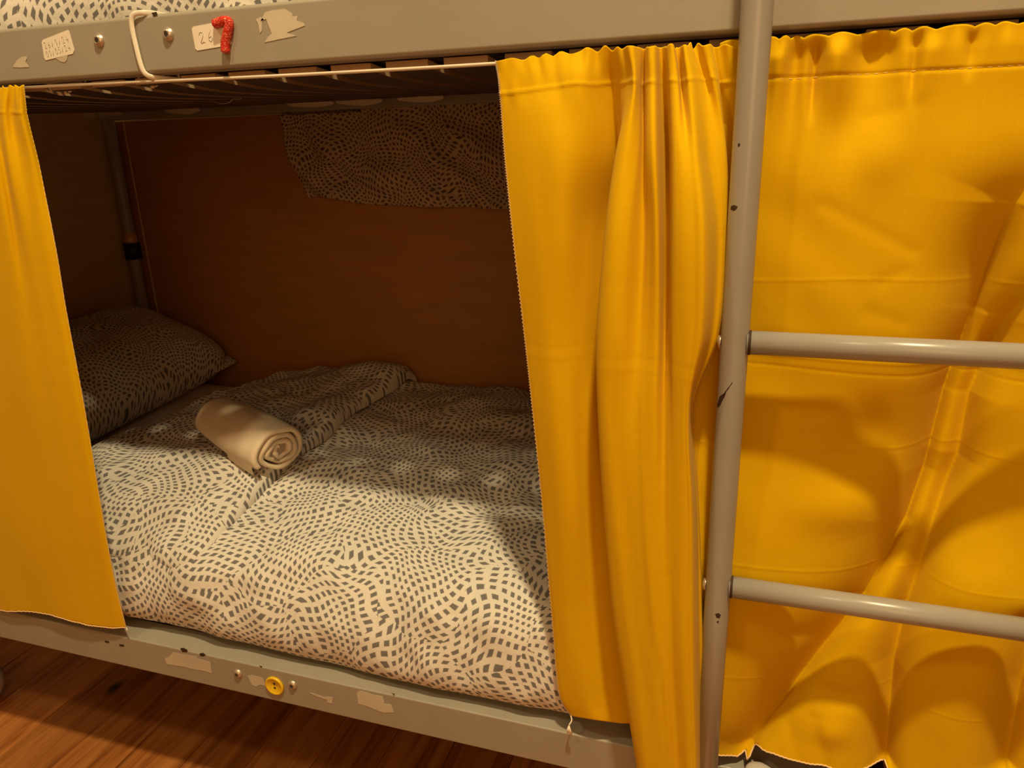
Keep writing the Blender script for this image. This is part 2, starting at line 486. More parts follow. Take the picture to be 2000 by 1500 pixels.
# sprung slats of the upper bunk
sy = spline([(0.028, 1.212), (.08, 1.2075), (.15, 1.2055), (.30, 1.2085), (.55, 1.218), (.80, 1.2275)], 5)
V, F, MI = [], [], []
for k, (y, z) in enumerate(sy):
    for (xx, zz) in ((0, 0), (.052, 0), (.052, .0075), (0, .0075)):
        V.append((xx, y, z + zz))
for k in range(len(sy) - 1):
    for j in range(4):
        j2 = (j + 1) % 4
        F.append((k * 4 + j, k * 4 + j2, k * 4 + 4 + j2, k * 4 + 4 + j))
        MI.append(1 if j in (1, 3) else 0)
F.append((3, 2, 1, 0)); MI.append(1)
n = len(sy) * 4 - 4
F.append((n, n + 1, n + 2, n + 3)); MI.append(1)
sl = pymesh('slat', V, F)
bm = bmesh.new(); bm.from_mesh(sl); bmesh.ops.recalc_face_normals(bm, faces=bm.faces[:]); bm.to_mesh(sl); bm.free()
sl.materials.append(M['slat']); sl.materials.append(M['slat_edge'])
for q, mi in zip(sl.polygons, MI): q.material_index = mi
x = -.434 - .052 - .0715 * 15
while x < BX1 - .09:
    o = bpy.data.objects.new('slat', sl); C.objects.link(o); o.parent = bed
    o.location = (x, 0, 0)
    x += .0715
# a few boards under the lower mattress
for k in range(14):
    x = BX0 + .06 + k * .145
    box('slat', x, x + .07, .05, .812, .318, .334, M['slat'], bed, .001, 1)

# screws
def screw(px, z, par):
    x = px
    o = lathe('screw', [(0.0078, 0), (.0078, .0012), (.0072, .0018), (.0066, .0028), (.0050, .0042), (.0036, .0048), (.0034, .0048), (.0030, .0034), (0, .0030)], M['screw'], par, (x, 0, z))
    st = []
    for k in range(12):
        r = .0032 if k % 2 == 0 else .0019
        st.append((x + r * math.cos(PI * k / 6), 0, z + r * math.sin(PI * k / 6)))
    me = pymesh('socket', [(p[0], -.0052, p[2]) for p in st] + [(p[0], -.0046, p[2]) for p in st],
                [tuple(range(12))] + [(k, 12 + k, 12 + (k + 1) % 12, (k + 1) % 12) for k in range(12)])
    link('socket', me, M['recess'], o)
for p in [(-0.7903,0,1.2627),(-0.6849,0,1.2627)]:
    screw(p[0], p[2], ru)
for p in [(-0.7468,0,0.3246),(-0.6439,0,0.3264)]:
    screw(p[0], p[2], rl)

# paper labels and torn residue on the rails
pl = patch('paper_label', [(-0.8826,0,1.2661),(-0.88,0,1.269),(-0.8362,0,1.2776),(-0.8344,0,1.2754),(-0.832,0,1.2541),(-0.8355,0,1.2502),(-0.882,0,1.2451),(-0.8836,0,1.2482)], -.0002, .0004, M['paper'], bed)
pl['label'] = 'small white paper label with two lines of faint handwriting'
pl2 = patch('paper_label', [(-0.6499,0,1.2665),(-0.6473,0,1.2685),(-0.6127,0,1.2711),(-0.6003,0,1.261),(-0.5969,0,1.2477),(-0.5994,0,1.2457),(-0.6465,0,1.2425),(-0.649,0,1.2448)], -.0002, .0004, M['paper'], bed)
pl2['label'] = 'small white paper label with the handwritten number 26'
res = [[(-0.9404,0,1.2403),(-0.9309,0,1.2478),(-0.9209,0,1.2515),(-0.9138,0,1.2517),(-0.9128,0,1.2492),(-0.9167,0,1.2452),(-0.9125,0,1.2388),(-0.9275,0,1.239)],[(-0.8644,0,1.2465),(-0.8441,0,1.2495),(-0.8474,0,1.2437),(-0.8524,0,1.241),(-0.8587,0,1.2426)],[(-0.5544,0,1.2675),(-0.5468,0,1.2765),(-0.5364,0,1.2778),(-0.5209,0,1.2782),(-0.5111,0,1.2723),(-0.5121,0,1.2698),(-0.5048,0,1.2698),(-0.5067,0,1.2652),(-0.4991,0,1.2626),(-0.4969,0,1.2593),(-0.5218,0,1.2537),(-0.5089,0,1.2496),(-0.5328,0,1.2475),(-0.5524,0,1.2455),(-0.5467,0,1.251),(-0.5414,0,1.2539),(-0.5447,0,1.2637),(-0.5465,0,1.2696)],[(-0.5602,0,1.2701),(-0.5537,0,1.2722),(-0.5493,0,1.2693),(-0.5524,0,1.2674),(-0.5539,0,1.2579),(-0.557,0,1.2554),(-0.5576,0,1.2646)],[(-0.8935,0,0.3216),(-0.8839,0,0.3268),(-0.8731,0,0.3383),(-0.8251,0,0.3405),(-0.8238,0,0.3367),(-0.7988,0,0.3351),(-0.8,0,0.3126),(-0.816,0,0.3141),(-0.8368,0,0.3125),(-0.8553,0,0.3135),(-0.8713,0,0.312),(-0.8916,0,0.3106)],[(-0.7284,0,0.3238),(-0.7199,0,0.3277),(-0.6988,-0,0.3265),(-0.6954,0,0.3114),(-0.707,0,0.3117),(-0.7157,0,0.3056),(-0.7231,0,0.3079)],[(-0.6154,0,0.3174),(-0.6087,-0,0.3189),(-0.589,0,0.3158),(-0.5814,0,0.3186),(-0.5732,0,0.3187),(-0.5756,0,0.3064),(-0.5838,0,0.3063),(-0.5849,0,0.3119),(-0.6012,0,0.3129)],[(-0.5291,0,0.3388),(-0.5225,0,0.3432),(-0.5019,0,0.3415),(-0.4846,-0,0.3418),(-0.4832,0,0.3289),(-0.472,0,0.3298),(-0.4681,-0,0.3165),(-0.4857,0,0.3112),(-0.4934,0,0.3121),(-0.5113,0,0.3163),(-0.5287,0,0.3178)]]
for r in res:
    patch('torn_paper_residue', r, -.0002, .0003, M['residue'], bed)
chips = [[(-0.7044,0,1.2874),(-0.6968,0,1.288),(-0.696,0,1.2846),(-0.7023,0,1.2834)],[(-0.8561,0,0.35),(-0.8494,0,0.3524),(-0.8417,0,0.35),(-0.8427,-0,0.3448),(-0.8533,0,0.3435)],[(-0.8175,0,0.3481),(-0.8099,0,0.3507),(-0.8055,-0,0.3477),(-0.8103,0,0.3437),(-0.8175,0,0.3431)],[(-1.0199,0,0.3313),(-1.0107,0,0.3322),(-1.0095,0,0.3282),(-1.0187,0,0.3274)],[(-0.9878,0,0.3306),(-0.9776,0,0.3317),(-0.9786,0,0.3273),(-0.9877,0,0.3265)],[(-0.7029,0,0.3492),(-0.6971,0,0.3495),(-0.6986,0,0.3463)],[(-0.4693,-0,0.3511),(-0.4642,0,0.3514),(-0.4653,-0,0.3483)]]
for r in chips:
    patch('paint_chip', r, -.0001, .00025, M['chip'], bed)

# handwriting
DIG = {'0': [[(.1, .5), (.25, .95), (.6, .95), (.75, .5), (.6, .05), (.25, .05), (.1, .5)]],
       '1': [[(.2, .7), (.5, 1), (.5, 0)]],
       '2': [[(.1, .75), (.3, 1), (.65, .9), (.6, .6), (.15, .1), (.3, .0), (.5, .12), (.75, .05)]],
       '4': [[(.5, 1), (.1, .4), (.8, .4)], [(.6, .7), (.55, 0)]],
       '5': [[(.7, 1), (.25, 1), (.2, .6), (.6, .6), (.7, .25), (.4, 0), (.1, .1)]],
       '6': [[(.65, 1), (.25, .6), (.15, .2), (.4, 0), (.7, .2), (.55, .45), (.2, .35)]],
       '/': [[(.1, 0), (.6, 1)]]}
def handwriting(text, p0, p1, h, mat, parent, rad=.00028, y=-.0007):
    """write from p0 to p1 (x, z) with letter height h"""
    p0 = Vector(p0); p1 = Vector(p1)
    d = (p1 - p0) / len(text)
    up = Vector((-d.y, d.x)).normalized() * h
    paths = []
    for i, ch in enumerate(text):
        for st in DIG[ch]:
            paths.append([((p0 + d * (i + a * .85) + up * b).x, y, (p0 + d * (i + a * .85) + up * b).y) for a, b in st])
    return paths
def hw(p, q, text, h, parent, rad=.00028):
    paths = handwriting(text, (p[0], p[2]), (q[0], q[2]), h, None, None)
    tubes('handwriting', paths, rad, M['ink'], parent, 5)
hw((-0.8789,0,1.2581), (-0.8358,0,1.2644), '26/1/24', .0078, pl)
hw((-0.8784,0,1.2485), (-0.8359,0,1.255), '01/05/24', .0072, pl)
hw((-0.6408,0,1.2493), (-0.617,0,1.2517), '26', .0125, pl2, .0004)

# red glitter number
pts = spline([(-0.6162,-0.0035,1.2679),(-0.6087,-0.0035,1.2698),(-0.6007,-0.0035,1.2709),(-0.5953,-0.0035,1.2699),(-0.595,-0.0035,1.2656),(-0.5978,-0.0035,1.2594),(-0.6022,-0.0035,1.251),(-0.6042,-0.0035,1.2435),(-0.6047,-0.0035,1.2369)], 8)
N = len(pts)
rr = [.0054 * min(1, .55 + .45 * min(i, N - 1 - i) / 2.0) for i in range(N)]
o = tube('glitter_number', [tuple(p) for p in pts], rr, M['glitter'], bed, 16, 1.0)
o['label'] = 'red glitter foam number 7'
o.data.transform(Matrix.Translation((0, 0, 0)))

# yellow two-hole button
bp = (-0.6777,0,0.3175)
bt = lathe('button', [(.0, .0010), (.0016, .0016), (.0060, .0016), (.0074, .0026), (.0124, .0026), (.0134, .0036), (.0148, .0042), (.0164, .0034), (.0168, .0), (0, 0)], M['plastic_y'], bed, (bp[0], -.0002, bp[2]), 'Y', 36)
bt['label'] = 'round yellow plastic button'
for s in (-1, 1):
    lathe('button_hole', [(0, .0020), (.0021, .0020), (.0022, .0010)], M['recess'], bt, (bp[0], -.0002, bp[2] + s * .0040), 'Y', 12)
fix(bed)
for ch in bed.children:
    for g in ch.children: g.matrix_parent_inverse = Matrix.Identity(4)

# ------------------------------------------------------------------ white strap tied round the upper rail
sp = [(-0.7121,0.012,1.289),(-0.7134,0,1.2881),(-0.7236,-0.003,1.2879),(-0.7298,-0.0036,1.2854),(-0.733,-0.0036,1.2784),(-0.7336,-0.0036,1.2661),(-0.7324,-0.0036,1.2513),(-0.731,-0.0036,1.2374),(-0.7289,-0.003,1.2252),(-0.7251,-0.001,1.2193),(-0.7201,0.004,1.2168),(-0.7157,0.012,1.2162)]
sp = [tuple(p) for p in spline(sp, 5)]
sp = [(sp[0][0] + .004, .040, ZU1 + .002)] + sp + [(sp[-1][0] + .002, .040, ZU0 - .004)] + [(sp[-1][0], .041, (ZU0 + ZU1) / 2)]
st = tube('rail_strap', sp, .0032, M['strap'], None, 10, .40, (0, 1, 0))
tag(st, 'white flat strap looped around the upper side rail, holding the curtain cord', 'strap')

# ------------------------------------------------------------------ curtain cord
cl = [(-1.7745,0.006,1.2254),(-1.2786,0.006,1.2203),(-0.9376,0.006,1.2156),(-0.7633,0.006,1.2134),(-0.5742,0.006,1.2104),(-0.4063,0.006,1.2088),(-0.2736,0.006,1.2083),(-0.1479,0.006,1.209),(-0.0291,0.014,1.2083)]
cp = [tuple(p) for p in cl] + [(.15, .019, 1.2055), (.42, .022, 1.210), (.50, .022, 1.213)]
cp[0] = (BX0 + .03, .010, 1.213)
cd = tube('elastic_string', [tuple(p) for p in spline(cp, 6)], .0019, M['cord'], None, 10)
tag(cd, 'thin off-white curtain cord stretched under the upper side rail', 'cord')

# ------------------------------------------------------------------ wire hook under the upper mattress
hk = spline([(-0.8782,0.3,1.213),(-0.8713,0.3,1.2063),(-0.8567,0.3,1.2026),(-0.8423,0.3,1.2035),(-0.8323,0.3,1.2087),(-0.8184,0.3,1.2081),(-0.8146,0.3,1.2134),(-0.8047,0.3,1.2192)], 5)
hp = [tuple(p) for p in hk]
hp = [(hp[0][0], hp[0][1], 1.2100)] + hp + [(hp[-1][0] + .004, hp[-1][1], 1.2135)]
hk = tube('wire_hook', hp, .0011, M['wire'], None, 8)
tag(hk, 'small bent wire hook dangling beneath the slats of the upper bunk', 'hook')

# ------------------------------------------------------------------ curtains
def curtain_grid(tab, nu, nv):
    """tab: columns, each a list of world points from hem to bottom"""
    cols = [spline(c, nv) for c in tab]
    A = np.array(cols)                       # (columns, rows, 3)
    out = [spline([tuple(p) for p in A[:, j, :]], nu) for j in range(A.shape[1])]
    G = np.array(out).transpose(1, 0, 2)     # (u, v, 3)
    return G
def creases(z, x, levels, amp=.00028, w=.0015):
    d = 0
    for (zl, a, ph) in levels:
        c = zl + .004 * np.sin(x * 9 + ph) + .003 * fnoise(x * 8, x * 0 + ph * 7)
        d = d + a * amp * np.exp(-((z - c) / w) ** 2)
    return d
def arclen(G, ax):
    d = np.linalg.norm(np.diff(G, axis=ax), axis=2)
    z = np.zeros(G.shape[:2])
    if ax == 0: z[1:] = np.cumsum(d, 0)
    else: z[:, 1:] = np.cumsum(d, 1)
    return z
def make_curtain(name, G, label):
    root = tag(link(name, grid_mesh(name, G), M['yellow'], None, True), label, 'curtain')
    md = root.modifiers.new('thick', 'SOLIDIFY'); md.thickness = .0009; md.offset = 0
    return root
LV = [(.985, .7, 1.2), (.905, 1, 2.1), (.893, -1, 2.4), (.80, .8, .5), (.66, .8, 3.3), (.50, .6, 1.7)]

# centre curtain, bunched towards the ladder
YS = [0]
CT = [[(-0.272,-0.002,1.2101),(-0.2677,-0.004,1.1843),(-0.2641,-0.006,1.1171),(-0.2566,-0.008,1.0356),(-0.2458,-0.008,0.9191),(-0.2379,-0.008,0.8253),(-0.228,-0.006,0.6895),(-0.2185,-0.004,0.5401),(-0.2102,-0.003,0.4187),(-0.1937,-0.004,0.3842)],[(-0.2615,-0.0045,1.2103),(-0.2566,-0.0067,1.1836),(-0.2526,-0.0112,1.1169),(-0.2454,-0.0134,1.0363),(-0.2355,-0.0134,0.921),(-0.2287,-0.0134,0.8281),(-0.2199,-0.0112,0.6932),(-0.2109,-0.009,0.545),(-0.2028,-0.0067,0.4235),(-0.1859,-0.0067,0.386)],[(-0.2363,-0.005,1.2107),(-0.2292,-0.0124,1.182),(-0.2249,-0.0223,1.1166),(-0.22,-0.0248,1.0378),(-0.2125,-0.0223,0.9244),(-0.2076,-0.0223,0.8331),(-0.2008,-0.0198,0.7003),(-0.1951,-0.0149,0.5521),(-0.1872,-0.0099,0.4298),(-0.171,-0.0099,0.39)],[(-0.2092,-0.0041,1.2126),(-0.2044,-0.0136,1.1808),(-0.1954,-0.0299,1.1161),(-0.1928,-0.0272,1.0383),(-0.1921,-0.019,0.9246),(-0.1902,-0.019,0.8334),(-0.1844,-0.019,0.7021),(-0.1793,-0.0136,0.5542),(-0.171,-0.0109,0.4345),(-0.1569,-0.0109,0.3918)],[(-0.1821,-0.0059,1.2137),(-0.1794,-0.0178,1.1794),(-0.1704,-0.0148,1.1152),(-0.1744,-0.003,1.0356),(-0.1764,-0.0059,0.9221),(-0.1786,-0.0089,0.8307),(-0.1728,-0.0089,0.6984),(-0.1657,-0.0059,0.5515),(-0.1561,-0.0059,0.4339),(-0.1419,-0.0059,0.3887)],[(-0.1618,-0.0032,1.2151),(-0.1611,0,1.1795),(-0.1526,0.0096,1.1142),(-0.1602,0.0192,1.0331),(-0.1649,0.0096,0.9188),(-0.1665,0,0.8285),(-0.1607,0,0.6955),(-0.1516,0,0.5501),(-0.1408,0,0.4326),(-0.1258,-0.0032,0.3879)],[(-0.1489,-0.0032,1.2148),(-0.1481,0.0096,1.1794),(-0.1445,0.0192,1.1138),(-0.1466,0.0288,1.0321),(-0.1528,0.024,0.9158),(-0.152,0.0192,0.8229),(-0.1426,0.0048,0.6955),(-0.1298,0.0032,0.5521),(-0.1181,0.0024,0.4359),(-0.1085,0,0.3869)],[(-0.1416,-0.0064,1.214),(-0.1379,-0.0064,1.1781),(-0.1384,-0.0096,1.1143),(-0.1452,-0.0096,1.0366),(-0.1535,-0.0096,0.9242),(-0.1519,-0.0128,0.8344),(-0.1438,-0.016,0.706),(-0.1306,-0.0192,0.5674),(-0.1171,-0.0224,0.4568),(-0.0997,-0.0224,0.3877)],[(-0.1329,-0.016,1.2135),(-0.1256,-0.0256,1.1765),(-0.1375,-0.0352,1.1149),(-0.1462,-0.0416,1.0403),(-0.1533,-0.0448,0.933),(-0.1508,-0.048,0.8471),(-0.1433,-0.048,0.7226),(-0.1301,-0.048,0.5873),(-0.1128,-0.0512,0.4817),(-0.0896,-0.0544,0.3337)],[(-0.1249,-0.0224,1.2133),(-0.1206,-0.032,1.1759),(-0.1266,-0.048,1.115),(-0.1359,-0.0576,1.0423),(-0.1424,-0.0608,0.9376),(-0.1404,-0.0608,0.8526),(-0.131,-0.0608,0.7309),(-0.1158,-0.0608,0.5988),(-0.0997,-0.064,0.4954),(-0.0817,-0.0672,0.3477)],[(-0.1209,-0.0096,1.2134),(-0.1186,-0.0192,1.1765),(-0.1161,-0.0416,1.1146),(-0.1206,-0.0576,1.0424),(-0.1248,-0.064,0.9392),(-0.1239,-0.0608,0.854),(-0.116,-0.0608,0.7329),(-0.1023,-0.064,0.6036),(-0.0859,-0.0672,0.5013),(-0.07,-0.0704,0.3537)],[(-0.1171,-0.0016,1.2121),(-0.1169,-0.0032,1.1772),(-0.1115,-0.0288,1.1142),(-0.1087,-0.0416,1.0406),(-0.1099,-0.0512,0.9368),(-0.1091,-0.0576,0.8541),(-0.1008,-0.064,0.7366),(-0.0889,-0.0672,0.6084),(-0.0748,-0.0704,0.5066),(-0.06,-0.0704,0.3559)],[(-0.1106,-0.0192,1.2123),(-0.1082,-0.0288,1.1755),(-0.1048,-0.048,1.1145),(-0.1003,-0.0512,1.0418),(-0.0999,-0.0544,0.9381),(-0.0989,-0.0608,0.8561),(-0.0926,-0.0672,0.7394),(-0.0805,-0.0704,0.6122),(-0.0677,-0.0704,0.5083),(-0.0544,-0.0704,0.3576)],[(-0.1043,-0.0224,1.2121),(-0.1014,-0.032,1.175),(-0.0961,-0.0544,1.1145),(-0.091,-0.0608,1.043),(-0.0877,-0.0608,0.9403),(-0.0868,-0.064,0.8583),(-0.0826,-0.0672,0.7408),(-0.0726,-0.0688,0.6126),(-0.0618,-0.0704,0.5097),(-0.0488,-0.0704,0.3584)],[(-0.1019,-0.0032,1.2124),(-0.0989,-0.0096,1.1761),(-0.0932,-0.0224,1.1136),(-0.0876,-0.0352,1.04),(-0.0828,-0.0448,0.9366),(-0.0793,-0.0544,0.8555),(-0.0742,-0.064,0.7403),(-0.0659,-0.0672,0.6128),(-0.0573,-0.0672,0.5081),(-0.0441,-0.0672,0.3565)],[(-0.0971,-0.0064,1.2123),(-0.0943,-0.0064,1.176),(-0.0883,-0.0128,1.1133),(-0.0825,-0.0352,1.04),(-0.0769,-0.0512,0.9385),(-0.0723,-0.0608,0.8584),(-0.0673,-0.0672,0.7428),(-0.0602,-0.0672,0.6139),(-0.0526,-0.0672,0.5092),(-0.0392,-0.0672,0.358)],[(-0.0922,-0.0192,1.2125),(-0.0868,-0.0288,1.1745),(-0.0814,-0.048,1.114),(-0.0768,-0.0608,1.0431),(-0.0719,-0.0656,0.9423),(-0.0676,-0.0672,0.8611),(-0.0616,-0.0704,0.7453),(-0.0554,-0.0704,0.617),(-0.0477,-0.0704,0.513),(-0.0341,-0.0704,0.3629)],[(-0.087,-0.0224,1.211),(-0.0797,-0.032,1.174),(-0.0737,-0.0576,1.114),(-0.0677,-0.0704,1.0443),(-0.0612,-0.0736,0.9449),(-0.0609,-0.072,0.8634),(-0.0549,-0.0736,0.7478),(-0.0496,-0.0736,0.6203),(-0.0417,-0.0736,0.5171),(-0.0292,-0.0736,0.3677)],[(-0.084,-0.0048,1.2107),(-0.0784,-0.016,1.1748),(-0.0648,-0.0576,1.1138),(-0.0555,-0.0736,1.0447),(-0.0511,-0.0768,0.9462),(-0.0557,-0.0736,0.8644),(-0.0485,-0.0736,0.7487),(-0.0429,-0.0736,0.6216),(-0.036,-0.0736,0.5185),(-0.0244,-0.0736,0.3692)],[(-0.0765,-0.0224,1.2112),(-0.0689,-0.0352,1.1733),(-0.0568,-0.0576,1.1137),(-0.0456,-0.0736,1.0448),(-0.0423,-0.0768,0.9466),(-0.0519,-0.0704,0.8636),(-0.0434,-0.0704,0.7477),(-0.0364,-0.0704,0.6206),(-0.0304,-0.0704,0.5171),(-0.0197,-0.0704,0.3673)],[(-0.0716,-0.014,1.2122),(-0.0605,-0.022,1.1736),(-0.049,-0.034,1.1129),(-0.0369,-0.042,1.0412),(-0.0361,-0.046,0.9392),(-0.0519,-0.04,0.8527),(-0.0408,-0.04,0.7324),(-0.0321,-0.042,0.6019),(-0.0256,-0.042,0.4947),(-0.0161,-0.042,0.3389)],[(-0.0674,-0.006,1.2109),(-0.0544,-0.014,1.1737),(-0.0397,-0.03,1.1126),(-0.0304,-0.036,1.0405),(-0.0303,-0.04,0.938),(-0.0512,-0.034,0.8506),(-0.0389,-0.034,0.7296),(-0.0288,-0.038,0.5998),(-0.0216,-0.038,0.4923),(-0.0118,-0.038,0.3361)],[(-0.0611,-0.014,1.212),(-0.0464,-0.02,1.1731),(-0.0323,-0.024,1.1123),(-0.0268,-0.028,1.0396),(-0.0282,-0.03,0.9356),(-0.052,-0.022,0.8462),(-0.0389,-0.024,0.7244),(-0.0286,-0.028,0.5929),(-0.0207,-0.028,0.4842),(-0.0107,-0.028,0.326)],[(-0.0545,-0.014,1.2116),(-0.043,-0.014,1.1732),(-0.0339,-0.01,1.112),(-0.0294,-0.012,1.0377),(-0.0303,-0.014,0.9315),(-0.0498,-0.006,0.8407),(-0.0401,-0.01,0.717),(-0.031,-0.01,0.5801),(-0.023,-0.01,0.4687),(-0.0122,-0.01,0.3069)],[(-0.0494,-0.004,1.2096),(-0.0426,-0.004,1.1737),(-0.0364,0.002,1.1118),(-0.032,0.002,1.0361),(-0.0319,0,0.9279),(-0.0393,0.004,0.838),(-0.0349,0.002,0.7115),(-0.0292,0.004,0.5708),(-0.0222,0.004,0.4573),(-0.0111,0.004,0.2927)],[(-0.0425,-0.01,1.2099),(-0.0377,-0.006,1.1734),(-0.0326,0.006,1.1116),(-0.028,0.006,1.0356),(-0.0256,0.002,0.9277),(-0.0282,0.004,0.8389),(-0.0259,0.006,0.7107),(-0.022,0.006,0.5708),(-0.0172,0.006,0.4568),(-0.0072,0.006,0.2918)],[(-0.0332,-0.01,1.2102),(-0.0281,-0.008,1.1728),(-0.0236,0.002,1.1115),(-0.0209,0.004,1.0359),(-0.0182,0.002,0.9281),(-0.0194,0.002,0.8404),(-0.0178,0.004,0.7128),(-0.0147,0.004,0.5735),(-0.0109,0.004,0.46),(-0.002,0.004,0.2955)],[(-0.0231,-0.003,1.2099),(-0.0179,-0.002,1.1727),(-0.0139,0.006,1.1112),(-0.0119,0.008,1.0355),(-0.011,0.008,0.9269),(-0.0119,0.008,0.8389),(-0.011,0.008,0.7117),(-0.0088,0.008,0.5719),(-0.006,0.008,0.4578),(0.0032,0.008,0.2929)]]
G = curtain_grid(CT, 8, 26)
nu, nv = G.shape[:2]
z, x = G[..., 2], G[..., 0]
al = arclen(G, 0)[:, 2:3] * np.ones((1, nv))
top = arclen(G, 1)
ruf = np.exp(-((top) / .022) ** 2)
G[..., 1] += .0024 * ruf * (.6 + .6 * fnoise(al * 40, al * 0, 3)) * np.sin(al * 400 + 3 * fnoise(al * 30, al * 0, 8)) + .0016 * np.exp(-((top - .030) / .018) ** 2) * fnoise(al * 120, top * 30)
G[..., 2] += .0024 * np.exp(-(top / .012) ** 2) * (.5 + .7 * fnoise(al * 35, al * 0, 5)) * np.sin(al * 330 + 1.0 + 3 * fnoise(al * 28, al * 0, 9))
G[..., 1] += creases(z, x, LV)
G[..., 1] += .0022 * fnoise(al * 16, z * 7, 3) * sm(.03, .12, top)
G[..., 1] -= .0012 * np.exp(-((top - .033) / .0015) ** 2)
cc = make_curtain('curtain', G, 'yellow cotton curtain gathered in deep folds just left of the ladder upright')
e = G[0]
N = len(e)
zz = []
for i in range(0, N - 1):
    for k in range(2):
        p = e[i] + (e[i + 1] - e[i]) * (k / 2)
        zz.append((p[0] + (.0016 if (k % 2) else -.0006), p[1] - .0008, p[2]))
tube('edge_stitching', zz, .0006, M['stitch'], cc, 5)
b0 = e[-1]
th = [(b0[0], b0[1], b0[2]), (b0[0] + .002, b0[1] - .003, b0[2] - .006), (b0[0] - .001, b0[1] - .006, b0[2] - .012)]
tube('loose_thread', [tuple(p) for p in spline(th, 4)], .0010, M['thread'], cc, 6)
tas = []
for k in range(9):
    a = k * .7
    tas.append([(th[-1][0], th[-1][1], th[-1][2]), (th[-1][0] + .0022 * math.cos(a), th[-1][1] - .0012 + .001 * math.sin(a), th[-1][2] - .006), (th[-1][0] + .0034 * math.cos(a) + .001, th[-1][1] - .001 + .001 * math.sin(a), th[-1][2] - .012 - .002 * (k % 3))])
tubes('frayed_tassel', tas, .0007, M['thread'], cc, 5)

# left curtain
LT = [[(-2.0595,0,1.2298),(-2.0372,0,1.2171),(-2.0776,0,1.122),(-2.1252,0,0.992),(-2.1768,0,0.8509),(-2.2472,0,0.6511),(-2.3449,0,0.3992),(-2.4071,0,0.2173),(-2.4133,0,0.1463)],[(-1.6127,-0.006,1.2246),(-1.6069,-0.006,1.2016),(-1.6378,-0.006,1.1159),(-1.6718,-0.006,0.999),(-1.7012,-0.006,0.8731),(-1.7326,-0.006,0.6972),(-1.7877,-0.006,0.4779),(-1.8205,-0.006,0.3214),(-1.8311,-0.006,0.252)],[(-1.3271,0.002,1.2209),(-1.3297,0.002,1.1918),(-1.3445,0.002,1.1112),(-1.3651,0.002,1.0021),(-1.3749,0.002,0.8856),(-1.3884,0.002,0.7236),(-1.4256,0.002,0.5229),(-1.4417,0.002,0.3812),(-1.4431,0.002,0.3248)],[(-1.1021,-0.008,1.2179),(-1.1054,-0.008,1.1836),(-1.1241,-0.008,1.1085),(-1.1365,-0.008,1.0066),(-1.1498,-0.008,0.8977),(-1.1707,-0.008,0.7458),(-1.1943,-0.008,0.5594),(-1.2147,-0.008,0.4263),(-1.2247,-0.008,0.3581)],[(-1.0238,-0.002,1.2172),(-1.0312,-0.006,1.181),(-1.0395,-0.012,1.1074),(-1.0513,-0.014,1.0086),(-1.0647,-0.014,0.9028),(-1.0836,-0.014,0.7554),(-1.1226,-0.012,0.5712),(-1.1454,-0.01,0.4394),(-1.1572,-0.01,0.3701)],[(-0.9816,-0.006,1.2164),(-0.9926,-0.01,1.1795),(-0.9918,-0.018,1.107),(-0.9992,-0.02,1.0101),(-1.0184,-0.018,0.9057),(-1.0364,-0.017,0.7605),(-1.069,-0.014,0.5795),(-1.0918,-0.012,0.4498),(-1.1049,-0.012,0.3731)],[(-0.9681,-0.002,1.2172),(-0.9811,-0.006,1.1792),(-0.9832,-0.01,1.1065),(-0.9904,-0.014,1.0094),(-0.9949,-0.016,0.9063),(-1.0082,-0.016,0.7625),(-1.033,-0.014,0.5844),(-1.0518,-0.012,0.4566),(-1.0669,-0.012,0.3701)],[(-0.9511,-0.007,1.2168),(-0.9598,-0.013,1.1783),(-0.964,-0.018,1.1066),(-0.9687,-0.016,1.01),(-0.9711,-0.016,0.9074),(-0.9833,-0.016,0.7646),(-1,-0.014,0.5889),(-1.0172,-0.012,0.4625),(-1.0313,-0.012,0.3688)],[(-0.9462,-0.002,1.2174),(-0.9551,-0.005,1.1783),(-0.9511,-0.012,1.1061),(-0.9522,-0.014,1.01),(-0.954,-0.014,0.9076),(-0.9632,-0.014,0.7656),(-0.9786,-0.012,0.5908),(-0.9903,-0.01,0.4659),(-1.0014,-0.01,0.3682)],[(-0.9286,-0.008,1.2163),(-0.9307,-0.012,1.1773),(-0.931,-0.012,1.1058),(-0.9358,-0.012,1.0099),(-0.939,-0.012,0.9078),(-0.9453,-0.012,0.7664),(-0.9595,-0.01,0.5923),(-0.9705,-0.008,0.468),(-0.9777,-0.008,0.3705)],[(-0.9239,-0.003,1.2163),(-0.9285,-0.004,1.1773),(-0.9266,-0.005,1.1054),(-0.9251,-0.006,1.0092),(-0.9325,-0.006,0.9067),(-0.9393,-0.006,0.7648),(-0.9527,-0.005,0.5906),(-0.9598,-0.004,0.4674),(-0.9581,-0.004,0.3735)]]
G = curtain_grid(LT, 10, 24)
nu, nv = G.shape[:2]
z, x = G[..., 2], G[..., 0]
al = arclen(G, 0)[:, 2:3] * np.ones((1, nv)); top = arclen(G, 1)
G[..., 1] += .0015 * np.exp(-((top) / .02) ** 2) * np.sin(al * 500)
G[..., 2] += .0015 * np.exp(-(top / .012) ** 2) * np.sin(al * 430)
G[..., 1] += creases(z, x, LV, .0003) + .0020 * fnoise(x * 14, z * 6, 5) * sm(.03, .12, top)
G[..., 1] -= .0010 * np.exp(-((top - .033) / .0015) ** 2)
G[..., 2] += .0012 * np.exp(-((G[..., 2] - G[:, -1:, 2]) / .01) ** 2) * fnoise(x * 60, x * 0)
lc = make_curtain('curtain', G, 'yellow cotton curtain hanging flat at the left edge, drawn open')
e = G[-1]
zz = [(p[0] + (.0006 if i % 2 else -.0010), p[1] - .0008, p[2]) for i, p in enumerate(e)]
tube('edge_stitching', zz, .0005, M['stitch'], lc, 5)
e = G[:, -1]
